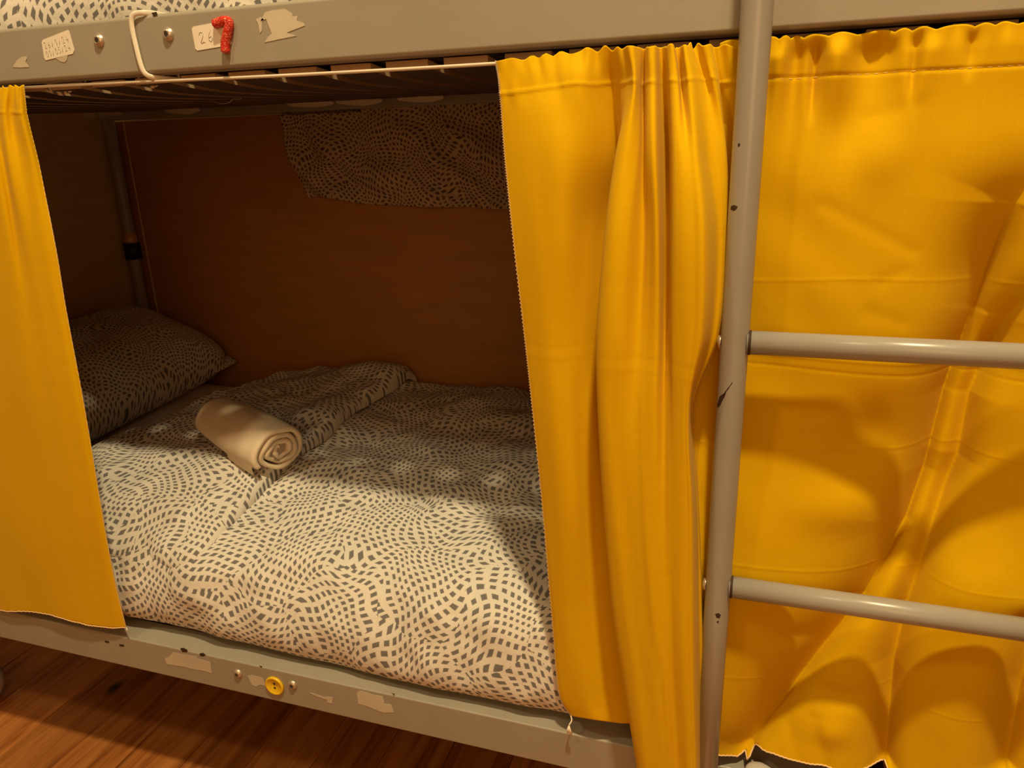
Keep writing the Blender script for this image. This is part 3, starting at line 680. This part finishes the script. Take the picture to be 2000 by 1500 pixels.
tube('bottom_hem', [(p[0], p[1] - .0006, p[2] + (.0006 if i % 2 else -.0003)) for i, p in enumerate(e)], .0009, M['stitch'], lc, 5)
p = G[-1, -1]
tubes('frayed_tassel', [[(p[0], p[1], p[2]), (p[0] + .002, p[1] - .001, p[2] - .002), (p[0] + .003 * math.cos(k), p[1] - .001, p[2] - .006 - .001 * (k % 2))] for k in range(5)], .0008, M['thread'], lc, 5)

# right curtain behind the ladder: built as a hanging sheet with diagonal drag folds
def polyd(px, pz, P):
    """signed distance to a falling polyline (x, z): positive on its right"""
    best = np.full(px.shape, 1e9); sg = np.ones(px.shape); tt = np.zeros(px.shape)
    L = 0
    segs = list(zip(P[:-1], P[1:]))
    tot = sum(math.dist(a, b) for a, b in segs)
    for i, (a, b) in enumerate(segs):
        dx, dz = b[0] - a[0], b[1] - a[1]
        l = math.hypot(dx, dz)
        t = ((px - a[0]) * dx + (pz - a[1]) * dz) / (l * l)
        tc = np.clip(t, 0, 1)
        ex, ez = px - (a[0] + tc * dx), pz - (a[1] + tc * dz)
        d = np.hypot(ex, ez)
        s = np.sign(-(dx * ez - dz * ex)) * -1
        up = d < best
        best = np.where(up, d, best); sg = np.where(up, s, sg)
        tt = np.where(up, (L + tc * l) / tot, tt)
        L += l
    return best * sg, tt
NU, NV = 420, 520
xl, xr = -.045, .478
U, Vv = np.meshgrid(np.linspace(0, 1, NU), np.linspace(0, 1, NV), indexing='ij')
hem = [(-0.0136,0.3716),(0.0025,0.3702),(0.0253,0.3615),(0.0375,0.369),(0.0489,0.3838),(0.0668,0.3903),(0.0969,0.3921),(0.1204,0.3954),(0.1498,0.3925),(0.1784,0.3928),(0.2348,0.3871),(0.2885,0.3877),(0.3402,0.3881),(0.437,0.3961)]
hx = np.array([h[0] for h in hem]); hz = np.array([h[1] for h in hem])
X = xl + (xr - xl) * U
bot = np.interp(X, hx, hz)
zt = 1.2145 + 0 * X
Z = zt + (bot - zt) * Vv
D = 0.0 * X
for P, dep, w1, w2 in [([(0.2523,1.1225),(0.2272,1.0613),(0.2186,0.9557),(0.206,0.8603),(0.2,0.7684),(0.1887,0.7059),(0.1539,0.6119),(0.1085,0.5213),(0.0693,0.4358),(0.0429,0.3805)],0.046,0.04,0.036),([(0.2646,1.006),(0.2455,0.9469),(0.2304,0.8624),(0.2299,0.7896),(0.2188,0.7288),(0.1975,0.5966),(0.1933,0.5332),(0.199,0.4002)],0.046,0.028,0.036),([(0.3249,0.6538),(0.3168,0.5477),(0.3201,0.4348)],0.03,0.03,0.05),([(0.0782,0.608),(0.1221,0.6093),(0.1646,0.6106)],0.002,0.03,0.05)]:
    d, tt = polyd(X, Z, P)
    prof = np.where(d < 0, np.exp(-np.abs(d / w1) ** 1.5), .5 * np.exp(-np.abs(d / .006) ** 1.2) + .5 * np.exp(-np.abs(d / w2) ** 1.1))
    D += dep * prof * sm(0, .18, tt)
top = (zt - Z)
# gathers below the cord
ga = np.exp(-(top / .060) ** 2) * sm(.0, .02, top) + .35 * np.exp(-(top / .12) ** 2)
gx = X * 62 + 2.2 * fnoise(X * 14, X * 0)
D += .0062 * ga * np.sin(gx) + .0045 * ga * np.sin(gx * 1.7 + 1.3)
for cx, dd, w, ln in [(0.0424,0.01,0.007,0.085),(0.1262,0.009,0.007,0.07),(0.171,0.005,0.008,0.05),(0.0017,0.006,0.009,0.09)]:
    ww = w * (1 - .6 * np.clip(top / ln, 0, 1))
    D += dd * np.exp(-((X - cx) / ww) ** 2) * sm(ln, ln * .4, top) * sm(0, .015, top)
D += .0016 * np.exp(-(top / .012) ** 2) * np.sin(X * 330)
Z = Z + .0030 * np.exp(-(top / .014) ** 2) * (np.abs(np.sin(X * 150 + 2 * fnoise(X * 30, X * 0))) - .5)
D += .0075 * fnoise(X * 7, Z * 5.5, 11) * sm(.04, .15, top) + .0018 * fnoise(X * 23 + Z * 9, Z * 17, 4) * sm(.04, .15, top)
# soft dents and bulges seen in the cloth
for (cx, cz, a, sx, sz) in [(0.1258,0.8189,0.012,0.03,0.04),(0.0673,0.9598,-0.006,0.05,0.06),(0.0735,1.1325,0.005,0.02,0.03),(0.1071,1.1086,-0.007,0.025,0.03),(0.1096,0.7322,-0.008,0.05,0.03),(0.0706,0.5641,0.004,0.03,0.015),(0.2512,0.5394,-0.004,0.04,0.06),(0.1342,0.4902,0.006,0.03,0.014),(0.1275,0.4429,-0.006,0.02,0.02),(0.2489,0.6589,-0.006,0.03,0.03)]:
    D += .9 * a * np.exp(-((X - cx) / sx) ** 2 - ((Z - cz) / sz) ** 2)
# short slanting wrinkles
for (x0, z0, x1, z1, a) in [(0.0624,1.0617,0.1444,1.0181,0.0016),(0.0947,1.1408,0.132,1.1505,0.0014),(0.121,0.9876,0.138,0.9982,0.0014),(0.1153,0.9565,0.1442,0.9473,0.0012),(0.1065,0.7628,0.1383,0.7515,0.001),(0.1091,0.4537,0.1263,0.3955,0.003),(0.0737,0.4564,0.097,0.3914,0.0025)]:
    d, tt = polyd(X, Z, [(x0, z0), (x1, z1)])
    D += .5 * a * np.exp(-(d / .008) ** 2)
D -= creases(Z, X, LV, .0005)
D += .0012 * np.exp(-((top - .035) / .0015) ** 2)
D += .0020 * np.exp(-((Z - bot) / .02) ** 2) * fnoise(X * 40, X * 0, 2)
G = np.stack([X, np.maximum(.002 - .016 * sm(.80, .60, Z) + D, -.0185 + .0015 * fnoise(X * 30, Z * 30)), Z], 2)
rc = make_curtain('curtain', G, 'yellow cotton curtain drawn closed behind the ladder rungs')
e = G[:, -1]
tube('bottom_hem', [(p[0], p[1] - .0006, p[2] + (.0005 if i % 2 else -.0003)) for i, p in enumerate(e[::2])], .0011, M['stitch'], rc, 5)
seam = G[:, np.argmin(np.abs(top[0] - .036))]
ss = []
for i in range(4, NU - 6, 6):
    a, b2 = seam[i], seam[i + 3]
    ss.append([(a[0], a[1] - .0007, a[2]), (b2[0], b2[1] - .0007, b2[2])])
tubes('seam_stitches', ss, .0003, M['stitch'], rc, 4)

# ------------------------------------------------------------------ ladder
LX, LY, LR = -0.0125, -0.034, 0.0142
lad = thing('ladder', 'grey painted tubular steel ladder hooked over the upper rail', 'ladder', (LX, LY, .30))
LX2 = LX + .375
for k, lx in enumerate((LX, LX2)):
    p = [(lx, LY, .12), (lx, LY, .6), (lx, LY, 1.0), (lx, LY, 1.30), (lx, LY, 1.345)]
    arc = [(lx, LY + .040 - .040 * math.cos(a), 1.345 + .040 * math.sin(a)) for a in (.3, .6, .9, 1.2, 1.57, 1.9, 2.2, 2.6, 3.14)]
    p += arc + [(lx, LY + .08, 1.30)]
    s = tube('upright', p, LR, M['tube'], lad, 40)
    tube('foot_cap', [(lx, LY, .105), (lx, LY, .122), (lx, LY, .14)], .0158, M['black'], s, 20)
zr = []
for (z, y) in ((0.9279, 0), (0.6398, 0), (.348, 0)):
    r = tube('rung', [(LX + .012, LY, z), (LX + .19, LY, z), (LX2 - .012, LY, z)], .0122, M['tube'], lad, 32)
    lathe('weld_ring', [(.0128, .0), (.0128, .0026), (.0118, .003)], M['chip'], r, (0, 0, 0), 'Z', 24)
    w_ = r.children[0]
    w_.data.transform(Matrix.Translation((LX + .0132, LY, z)) @ Matrix.Rotation(PI / 2, 4, 'Y'))
    for sx, xx in ((-1, LX - LR), (1, LX2 + LR)):
        bl = lathe('bolt', [(.0072, 0), (.0072, .0014), (.0058, .0030), (.0030, .0038), (0, .0040)], M['screw'], lad, (0, 0, 0), 'Z', 20)
        bl.data.transform(Matrix.Translation((xx - sx * .0006, LY, z - .001)) @ Matrix.Rotation(sx * PI / 2, 4, 'Y'))
def chip(outline):
    n = len(outline)
    ca = sum(o[0] for o in outline) / n; cz = sum(o[1] for o in outline) / n
    V, F = [], []
    K = 5
    for k in range(K + 1):
        for (a, z) in outline:
            aa = ca + (a - ca) * k / K; zz_ = cz + (z - cz) * k / K
            V.append((LX + (LR + .0002) * math.cos(aa), LY + (LR + .0002) * math.sin(aa), zz_))
    for k in range(K):
        for i in range(n):
            j = (i + 1) % n
            F.append((k * n + i, k * n + j, (k + 1) * n + j, (k + 1) * n + i))
    o = link('paint_chip', pymesh('paint_chip', V, F), M['chip'], lad, True)
for c in [[(-2.5053,1.0641),(-2.2642,1.0658),(-1.9437,1.0645),(-2.0391,1.0616),(-2.231,1.0601),(-2.5431,1.0612)],[(-2.2451,1.1212),(-2.0911,1.1221),(-2.042,1.1198),(-2.188,1.1185)],[(-1.4986,0.8898),(-1.5243,0.8875),(-1.7232,0.884),(-1.716,0.8823),(-1.8851,0.8786),(-2.0099,0.8715),(-2.1234,0.8689),(-2.3197,0.8614),(-2.6015,0.8572),(-2.7226,0.8606),(-2.4347,0.8711),(-2.0716,0.8758),(-1.8574,0.8809)],[(-1.622,0.6104),(-1.3905,0.6123),(-1.1746,0.6095),(-1.2792,0.6048),(-1.5245,0.6059)],[(-1.503,0.6004),(-1.3087,0.602),(-1.3324,0.5979)],[(-0.0568,1.2253),(-0.0031,1.2245),(-0.0034,1.2161),(-0.0025,1.217)]]:
    chip(c)
fix(lad)

# ------------------------------------------------------------------ lower bunk: mattress, duvet, pillow, towel
def superbox(name, x0, x1, y0, y1, z0, z1, mat, label, cat, bev):
    o = box(name, x0, x1, y0, y1, z0, z1, mat, None, bev, 5)
    tag(o, label, cat)
    return o
mt = superbox('mattress', -1.635, .505, .072, .806, .350, .470, M['matt_low'], 'dark mattress of the lower bunk lying in the bed frame', 'mattress', .035)
gx_, gy_ = np.meshgrid(np.linspace(-1.64, -.10, 90), np.linspace(0, 1, 60), indexing='ij')
pf = spline([(.066, .36), (.062, .40), (.064, .44), (.080, .468), (.12, .478), (.4, .480), (.7, .478), (.78, .466), (.812, .43), (.814, .37)], 8)
ls = np.concatenate([[0], np.cumsum(np.linalg.norm(np.diff(pf, axis=0), axis=1))]) 
sy_g = np.interp(gy_ * ls[-1], ls, pf[:, 0]); sz_g = np.interp(gy_ * ls[-1], ls, pf[:, 1])
rise = .052 * sm(-1.12, -1.24, gx_) * sm(.40, .47, sz_g)
sh = link('fitted_sheet', grid_mesh('fitted_sheet', np.stack([gx_, sy_g, sz_g + rise + .003 * fnoise(gx_ * 14, sy_g * 14, 3) * sm(.44, .47, sz_g)], 2)), M['sheet'], None, True)
tag(sh, 'plain white fitted sheet showing as a strip between pillow and duvet', 'sheet')
md = sh.modifiers.new('thick', 'SOLIDIFY'); md.thickness = .002; md.offset = -1

def duvet_surface(x0, x1, zoff=0.0, flat=False, nx=330, ny=170, seed=1):
    us = np.linspace(x0, x1, nx)
    prof = spline([(.060, .3535), (.036, .3565), (.018, .372), (.012, .400), (.018, .437), (.036, .474), (.066, .502), (.12, .522), (.22, .536), (.36, .546), (.52, .553), (.68, .557), (.78, .556), (.825, .545), (.845, .520), (.848, .47)], 12)
    # equalise arc length
    sl = np.concatenate([[0], np.cumsum(np.linalg.norm(np.diff(prof, axis=0), axis=1))])
    sv = np.linspace(0, sl[-1], ny)
    py = np.interp(sv, sl, prof[:, 0]); pz_ = np.interp(sv, sl, prof[:, 1])
    XX, Sv = np.meshgrid(us, sv, indexing='ij')
    YY = np.ones_like(XX) * py; ZZ = np.ones_like(XX) * pz_
    return XX, YY, ZZ, Sv
XX, YY, ZZ, SV = duvet_surface(0, 1)
XL = -1.268 + .20 * np.clip((YY - .02) / .82, 0, 1) ** 1.3
XX = XL + (-.020 - XL) * XX
fr = sm(.30, .10, YY)                                  # front part
up_ = sm(.0, .05, SV) 
def lumps(X_, Y_, Z_):
    q = Y_ + (.52 - Z_) * -1.0
    return .010 * fnoise(X_ * 7, q * 6, 2) + .005 * fnoise(X_ * 15, q * 14, 5) + .0022 * fnoise(X_ * 34, q * 30, 7)
bil = lumps(XX, YY, ZZ)
wr = .0045 * np.sin(XX * 46 + 2.5 * fnoise(XX * 6, SV * 5, 8)) * np.exp(-((SV - .16) / .10) ** 2)
YY = YY - (bil * 1.1 + wr) * fr * up_ + .012 * np.sin(XX * 5.2 + .6) * fr * sm(.15, .0, SV)
ZZ = ZZ + (bil * 1.5) * (1 - fr * .6) * up_
# the duvet is plumper towards the fold and sinks slightly to the right
ZZ = ZZ + .012 * np.exp(-((XX + .75) / .16) ** 2) * sm(.35, .75, YY)
ZZ = np.maximum(ZZ, .3525 + 0 * ZZ)
YY = YY + .022 * sm(-.20, -.13, XX) * fr
uv = np.stack([XX, SV], 2)
dv = link('duvet', grid_mesh('duvet', np.stack([XX, YY, ZZ], 2), uv), M['linen'], None, True)
tag(dv, 'white duvet with swirling grey spots spread over the lower bunk, top folded back', 'duvet')
md = dv.modifiers.new('thick', 'SOLIDIFY'); md.thickness = .004; md.offset = -1

# turned-back layer: a thick padded slab from the sheet to the fold line
nx, ny = 230, 200
def slab(nx, ny):
    sv = np.linspace(0, 1, ny)
    out = np.zeros((nx, ny, 3)); uvs = np.zeros((nx, ny, 2))
    prof = spline([(.075, .455), (.048, .466), (.040, .480), (.064, .508), (.12, .539), (.22, .564), (.36, .578), (.52, .588), (.68, .594), (.78, .590), (.828, .566), (.846, .52)], 12)
    sl = np.concatenate([[0], np.cumsum(np.linalg.norm(np.diff(prof, axis=0), axis=1))])
    s = sv * sl[-1]
    py = np.interp(s, sl, prof[:, 0]); pz_ = np.interp(s, sl, prof[:, 1])
    for j in range(ny):
        y, zz_ = py[j], pz_[j]
        # edges of the layer on the bed
        k = np.clip((y - .02) / .82, 0, 1)
        xl_ = -1.30 + .20 * k ** 1.3 + .006 * math.sin(k * 9)
        xr_ = -.835 + .055 * k + .010 * math.sin(k * 5 + .5) + .006 * math.sin(k * 17)
        for i in range(nx):
            u = i / (nx - 1)
            # cross profile: rounded lips at both ends tucked down
            r = .030
            wid = xr_ - xl_
            a = u * (wid + 2 * r * 1.2)
            if a < r * 1.2:
                t_ = a / (r * 1.2); x = xl_ + r * (1 - math.cos(t_ * PI / 2)) * .6; dz = -.030 * (1 - math.sin(t_ * PI / 2))
            elif a > wid + r * 1.2:
                t_ = (a - wid - r * 1.2) / (r * 1.2); x = xr_ - .018 + .018 * math.sin(t_ * PI / 2 * 1.0) - .006 * max(0, t_ - .6); dz = -.034 * (1 - math.cos(t_ * PI / 2))
            else:
                t_ = (a - r * 1.2) / wid; x = xl_ + .018 + (wid - .036) * t_; dz = 0
            fade = min(1, max(0, (s[j] - .0) / .10))
            fy = y
            out[i, j] = (x, fy, zz_ + dz - .004 * (1 - fade) ** 2)
            uvs[i, j] = (x + 3.3, s[j] + .82)
    return out, uvs
G2, uv2 = slab(nx, ny)
x, y, z = G2[..., 0], G2[..., 1], G2[..., 2]
sv = uv2[..., 1]
b_ = lumps(x, y, z - .02)
fr = sm(.30, .10, y)
G2[..., 1] -= b_ * fr
G2[..., 2] += b_ * 1.5 * (1 - fr * .6) * sm(.0, .05, sv - .82) + .020 * np.exp(-((x + .88) / .15) ** 2) * sm(.45, .75, y)
G2[..., 2] = np.maximum(G2[..., 2], .3525)
fl = link('turned_back_fold', grid_mesh('turned_back_fold', G2, uv2), M['linen'], dv, True)
md = fl.modifiers.new('thick', 'SOLIDIFY'); md.thickness = .004; md.offset = -1

# pillow
def pillow():
    n = 72
    c = Vector((-1.462, .475, .636))
    lx, ly, h = .172, .370, .098
    G = []
    uvs = []
    bm = bmesh.new()
    tops = np.zeros((n + 1, n + 1, 3)); bots = np.zeros((n + 1, n + 1, 3))
    for i in range(n + 1):
        for j in range(n + 1):
            u = i / n * 2 - 1; v = j / n * 2 - 1
            # plan outline with pulled-out corners
            e = 1 - .05 * (1 - abs(u) ** 2.2) * abs(v) ** 3 - .05 * abs(u * v) ** 6
            e2 = 1 - .05 * (1 - abs(v) ** 2.2) * abs(u) ** 3 - .05 * abs(u * v) ** 6
            X_ = lx * u * e2; Y_ = ly * v * e
            tt_ = min(1, (abs(u) ** 5 + abs(v) ** 5) ** .2); hh = h * (1 - tt_ ** 2.6) ** .52
            wv = 1 + .10 * noise.noise(Vector((u * 2.2, v * 2.2, 3)))
            pin = .004 * noise.noise(Vector((u * 7, v * 7, 8)))
            rough = (1 - abs(u) ** 6) * (1 - abs(v) ** 6)
            tops[i, j] = (X_, Y_, hh * wv + pin * rough)
            bots[i, j] = (X_, Y_, -hh * .75 * wv)
    V = []; F = []; UV = []
    def add(A, flip):
        b = len(V)
        for i in range(n + 1):
            for j in range(n + 1):
                V.append(tuple(A[i, j]))
        for i in range(n):
            for j in range(n):
                q = [b + i * (n + 1) + j, b + (i + 1) * (n + 1) + j, b + (i + 1) * (n + 1) + j + 1, b + i * (n + 1) + j + 1]
                F.append(q[::-1] if flip else q)
    add(tops, False); add(bots, True)
    me = pymesh('pillow', V, F)
    l = me.uv_layers.new(name='UVMap')
    for p in me.polygons:
        for li in p.loop_indices:
            v = me.vertices[me.loops[li].vertex_index].co
            l.data[li].uv = (v.x * 1.35 + 7.1, v.y * 1.15 + 4.0)
    bm = bmesh.new(); bm.from_mesh(me)
    bmesh.ops.remove_doubles(bm, verts=bm.verts[:], dist=1e-5)
    bm.to_mesh(me); bm.free()
    o = link('pillow', me, M['linen'], None, True)
    o.location = c
    o.rotation_euler = (0, math.radians(24), math.radians(5))
    tag(o, 'plump pillow in a grey spotted white case at the left end of the lower bunk', 'pillow')
    md = o.modifiers.new('s', 'SUBSURF'); md.levels = 1; md.render_levels = 1
    # piped seam round the edge
    ring = []
    for k in range(4 * n):
        s_, r_ = divmod(k, n)
        i, j = ((r_, 0), (n, r_), (n - r_, n), (0, n - r_))[s_]
        ring.append(tuple(tops[i, j]))
    ring.append(ring[0])
    return o
pil = pillow()

# rolled towel
ta = Vector((-0.7949,0.2491,0.606)); tb = Vector((-1.0112,0.3488,0.618))
tw = thing('rolled_towel', 'cream towel rolled up tight, lying on the turned-back duvet', 'towel', tuple(ta))
ax = (tb - ta); Lt = ax.length; ax.normalize()
side = ax.cross(Vector((0, 0, 1))).normalized(); upv = side.cross(ax).normalized()
# spiral cross-section of a doubled layer
turns = 3.3
NS = 190
R0, R1 = .0075, .0465
def sp_pt(a, r, l, sq=1.0):
    cx = math.cos(a) * r * 1.06 * (1 + .05 * math.sin(2 * a + 1)); cz = math.sin(a) * r * .95
    if cz < 0: cz *= .94
    return ta + side * cx + upv * cz + ax * l
def spiral(th_):
    inn, outr = [], []
    for i in range(NS + 1):
        t_ = i / NS
        a = t_ * turns * 2 * PI
        pitch = (R1 - R0) / turns
        r = R0 + (R1 - R0) * t_ + .0016 * math.sin(a * 2.6 + .6) * (1 - t_) + .0010 * math.sin(a * 5)
        inn.append((a, r - pitch * th_ / 2)); outr.append((a, r + pitch * th_ / 2))
    return inn, outr
inn, outr = spiral(.80)
nl = 26
V, F = [], []
loop = outr + inn[::-1]
off = 1.75
nlp = len(loop)
for k in range(nl + 1):
    u = k / nl
    l = Lt * u
    for q, (a, r) in enumerate(loop):
        t_ = q / NS if q <= NS else (2 * NS + 1 - q) / NS
        # front lip rounded, layers stagger in and out
        st_ = .0030 * math.sin(a * .9) + .0022 * math.sin(a * 2.3)
        fall = (1 - u)
        ll = l + st_ * fall ** 3
        rs = r * (1 + .05 * math.sin(u * 4.0)) * (1 - .10 * u ** 3)
        rs *= 1 + .015 * noise.noise(Vector((math.cos(a + off) * 3, math.sin(a + off) * 3, u * 5)))
        if k == 0: rs -= (.0012 if q <= NS else -.0012); ll += .0004
        if k == 0 and False: pass
        V.append(sp_pt(a + off, rs, ll))
for k in range(nl):
    for q in range(nlp):
        q2 = (q + 1) % nlp
        F.append((k * nlp + q, k * nlp + q2, (k + 1) * nlp + q2, (k + 1) * nlp + q))
for kk in (0, nl):
    for i in range(NS):
        a_, b2, c_, d_ = i, i + 1, nlp - 2 - i, nlp - 1 - i
        q = (kk * nlp + a_, kk * nlp + b2, kk * nlp + c_, kk * nlp + d_)
        F.append(q if kk else q[::-1])
me = pymesh('towel_roll', V, F)
bm = bmesh.new(); bm.from_mesh(me); bmesh.ops.recalc_face_normals(bm, faces=bm.faces[:]); bm.to_mesh(me); bm.free()
link('towel_roll', me, M['towel'], tw, True)
# core in a darker towel colour, painting the shade between the layers
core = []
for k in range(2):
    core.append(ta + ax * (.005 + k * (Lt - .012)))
tube('layer_shade_core', [tuple(core[0]), tuple((core[0] + core[1]) / 2), tuple(core[1])], .022, M['towel_gap'], tw, 24)
# loose flap at the end of the roll
fv = []
nA, nB = 14, 20
fg = np.zeros((nA + 1, nB + 1, 3))
for i in range(nA + 1):
    for j in range(nB + 1):
        u = i / nA; v = j / nB
        a = -1.95 + off * 0 - .75 * u
        r = .0480 + .012 * u ** 1.5
        # side facing the room near the bottom
        p = sp_pt(PI + .15 + .62 * u, r, Lt * (.04 + .36 * v) + .01 * u)
        fg[i, j] = p
fo = link('loose_flap', grid_mesh('loose_flap', fg), M['towel'], tw, True)
md = fo.modifiers.new('t', 'SOLIDIFY'); md.thickness = .003
fix(tw)

# ------------------------------------------------------------------ upper bunk: mattress, duvet, hanging cloth
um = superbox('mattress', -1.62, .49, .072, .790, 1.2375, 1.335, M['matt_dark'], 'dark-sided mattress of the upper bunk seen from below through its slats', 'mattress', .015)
# duvet of the upper bunk
us = np.linspace(-1.645, .50, 310)
prof = spline([(.066, 1.262), (.050, 1.268), (.043, 1.290), (.046, 1.335), (.075, 1.372), (.14, 1.388), (.30, 1.395), (.50, 1.392), (.68, 1.380), (.79, 1.362), (.858, 1.330)], 10)
sl_ = np.concatenate([[0], np.cumsum(np.linalg.norm(np.diff(prof, axis=0), axis=1))])
sv = np.linspace(0, sl_[-1], 130)
XX, SV = np.meshgrid(us, sv, indexing='ij')
YY = np.interp(SV, sl_, prof[:, 0]); ZZ = np.interp(SV, sl_, prof[:, 1])
b_ = .010 * fnoise(XX * 8, SV * 7, 21) + .005 * fnoise(XX * 18, SV * 16, 22)
YY = YY - np.minimum(b_, .004) * sm(.2, .08, YY) * sm(0, .04, SV)
ZZ = ZZ + b_ * 1.2 * sm(.05, .12, SV)
YY = YY + .03 * (fnoise(XX * 9, XX * 0, 4) - .1) * sm(.7, .85, YY)
ud = link('duvet', grid_mesh('duvet', np.stack([XX, YY, ZZ], 2), np.stack([XX + 2, SV + 5], 2)), M['linen'], None, True)
tag(ud, 'white duvet with grey spots on the upper bunk, just showing above the top rail', 'duvet')
md = ud.modifiers.new('thick', 'SOLIDIFY'); md.thickness = .003; md.offset = 1
# corners that droop between rail and slats
for (xc, zc, wd, dp) in [(-0.8966,1.2057,0.04,0.012),(-0.747,1.2078,0.03,0.013)]:
    g = np.zeros((25, 12, 3)); q = np.zeros((25, 12, 2))
    for i in range(25):
        for j in range(12):
            u = i / 24 * 2 - 1; v = j / 11
            zb = zc + dp * abs(u + .35) ** 1.3
            g[i, j] = (xc + u * wd, .0365 + .004 * math.sin(v * 2 + u), 1.262 + (zb - 1.262) * v)
            q[i, j] = (xc + u * wd * 1.0, v * .05)
    o = link('drooping_edge', grid_mesh('drooping_edge', g, q), M['linen'], ud, True)
    md = o.modifiers.new('t', 'SOLIDIFY'); md.thickness = .0015
# pale lobes at the back: sagging mattress cover, and cloth added for warm light patches
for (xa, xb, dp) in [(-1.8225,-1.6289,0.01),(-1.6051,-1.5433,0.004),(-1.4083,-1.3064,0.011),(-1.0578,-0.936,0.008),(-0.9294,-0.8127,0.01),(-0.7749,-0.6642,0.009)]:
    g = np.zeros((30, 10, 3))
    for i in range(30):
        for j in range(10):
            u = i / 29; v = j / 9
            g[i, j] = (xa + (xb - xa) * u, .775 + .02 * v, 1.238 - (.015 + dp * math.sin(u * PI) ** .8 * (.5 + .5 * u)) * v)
    o = link('cover_light_lobe', grid_mesh('cover_light_lobe', g), M['sheet'], um, True)
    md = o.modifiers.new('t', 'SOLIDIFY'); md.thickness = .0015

# cloth hanging down behind the upper bunk, in front of the back board
HT = [[(-1.1195,0.852,1.2135),(-1.1097,0.85,1.1517),(-1.0923,0.848,1.0791),(-1.0694,0.848,1.01)],[(-1.0454,0.852,1.2106),(-1.0436,0.85,1.1499),(-1.0287,0.848,1.0781),(-1.0109,0.848,1.0122)],[(-0.9347,0.852,1.2064),(-0.9264,0.85,1.1465),(-0.919,0.848,1.0762),(-0.9065,0.848,0.9946)],[(-0.8017,0.852,1.2014),(-0.7991,0.85,1.143),(-0.7945,0.848,1.0742),(-0.7879,0.848,0.9894)],[(-0.6745,0.852,1.1965),(-0.672,0.85,1.1394),(-0.6674,0.848,1.0721),(-0.6593,0.848,0.9868)],[(-0.5645,0.852,1.1924),(-0.5598,0.85,1.1362),(-0.5493,0.848,1.0701),(-0.54,0.848,0.9809)],[(-0.4356,0.852,1.1875),(-0.43,0.85,1.1326),(-0.4185,0.848,1.0679),(-0.4074,0.848,0.9729)],[(-0.2475,0.852,1.1803),(-0.2459,0.85,1.1274),(-0.2385,0.848,1.0649),(-0.2305,0.848,0.9708)]]
HG = curtain_grid(HT, 30, 30)
nu, nv = HG.shape[:2]
x, z = HG[..., 0], HG[..., 2]
HG[..., 1] += -.006 + .009 * np.sin((x * .8 + z * 1.1) * 48 + 2 * fnoise(x * 9, z * 9, 2)) * sm(1.21, 1.15, z) + .006 * fnoise(x * 20, z * 20, 3)
HG[..., 1] = np.where(z > 1.205, np.clip(HG[..., 1], .8590, .8605), np.clip(HG[..., 1], .828, .860))
t0 = HG[:, :1].copy()
t0[..., 1] = .800; t0[..., 2] = 1.300
t1 = HG[:, :1].copy(); t1[..., 1] = .8605; t1[..., 2] = 1.292
HG = np.concatenate([t1, HG], 1)
uvh = np.stack([HG[..., 0] * 1.25, HG[..., 2] * 1.25], 2)
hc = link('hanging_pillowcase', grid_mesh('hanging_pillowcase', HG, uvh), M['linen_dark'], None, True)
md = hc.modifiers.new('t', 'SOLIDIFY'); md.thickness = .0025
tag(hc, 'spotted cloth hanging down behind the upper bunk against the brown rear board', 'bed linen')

# ------------------------------------------------------------------ odds and ends under the bed
lp = (-1.5102,0.0948,0)
def lump(name, loc, s, label, cat):
    v, f = [], []
    n, m_ = 28, 18
    for i in range(m_ + 1):
        for k in range(n):
            t_ = PI * i / m_; a = 2 * PI * k / n
            sx = math.copysign(abs(math.cos(a)) ** .9, math.cos(a)); sy_ = math.copysign(abs(math.sin(a)) ** .9, math.sin(a))
            zz_ = math.cos(t_)
            v.append((loc[0] + s[0] * math.sin(t_) ** .8 * sx, loc[1] + s[1] * math.sin(t_) ** .8 * sy_, loc[2] + s[2] * (zz_ if zz_ > 0 else zz_)))
    for i in range(m_):
        for k in range(n):
            k2 = (k + 1) % n
            f.append((i * n + k, i * n + k2, (i + 1) * n + k2, (i + 1) * n + k))
    me = pymesh(name, v, f)
    bm = bmesh.new(); bm.from_mesh(me); bmesh.ops.remove_doubles(bm, verts=bm.verts[:], dist=1e-6); bmesh.ops.recalc_face_normals(bm, faces=bm.faces[:]); bm.to_mesh(me); bm.free()
    return tag(link(name, me, M['white_plastic'], None, True), label, cat)
lump('white_ball', (lp[0] - .022, lp[1], .046), (.044, .044, .046), 'rounded grey-white object on the floor peeking in at the left edge of the photo', 'ball')
l2 = (0.0533,-0.0035,0.357)
lump('white_ball', (l2[0], l2[1], .3475 + .008), (.018, .014, .008), 'small pale rounded object on the lower rail under the hem of the ladder curtain', 'ball')
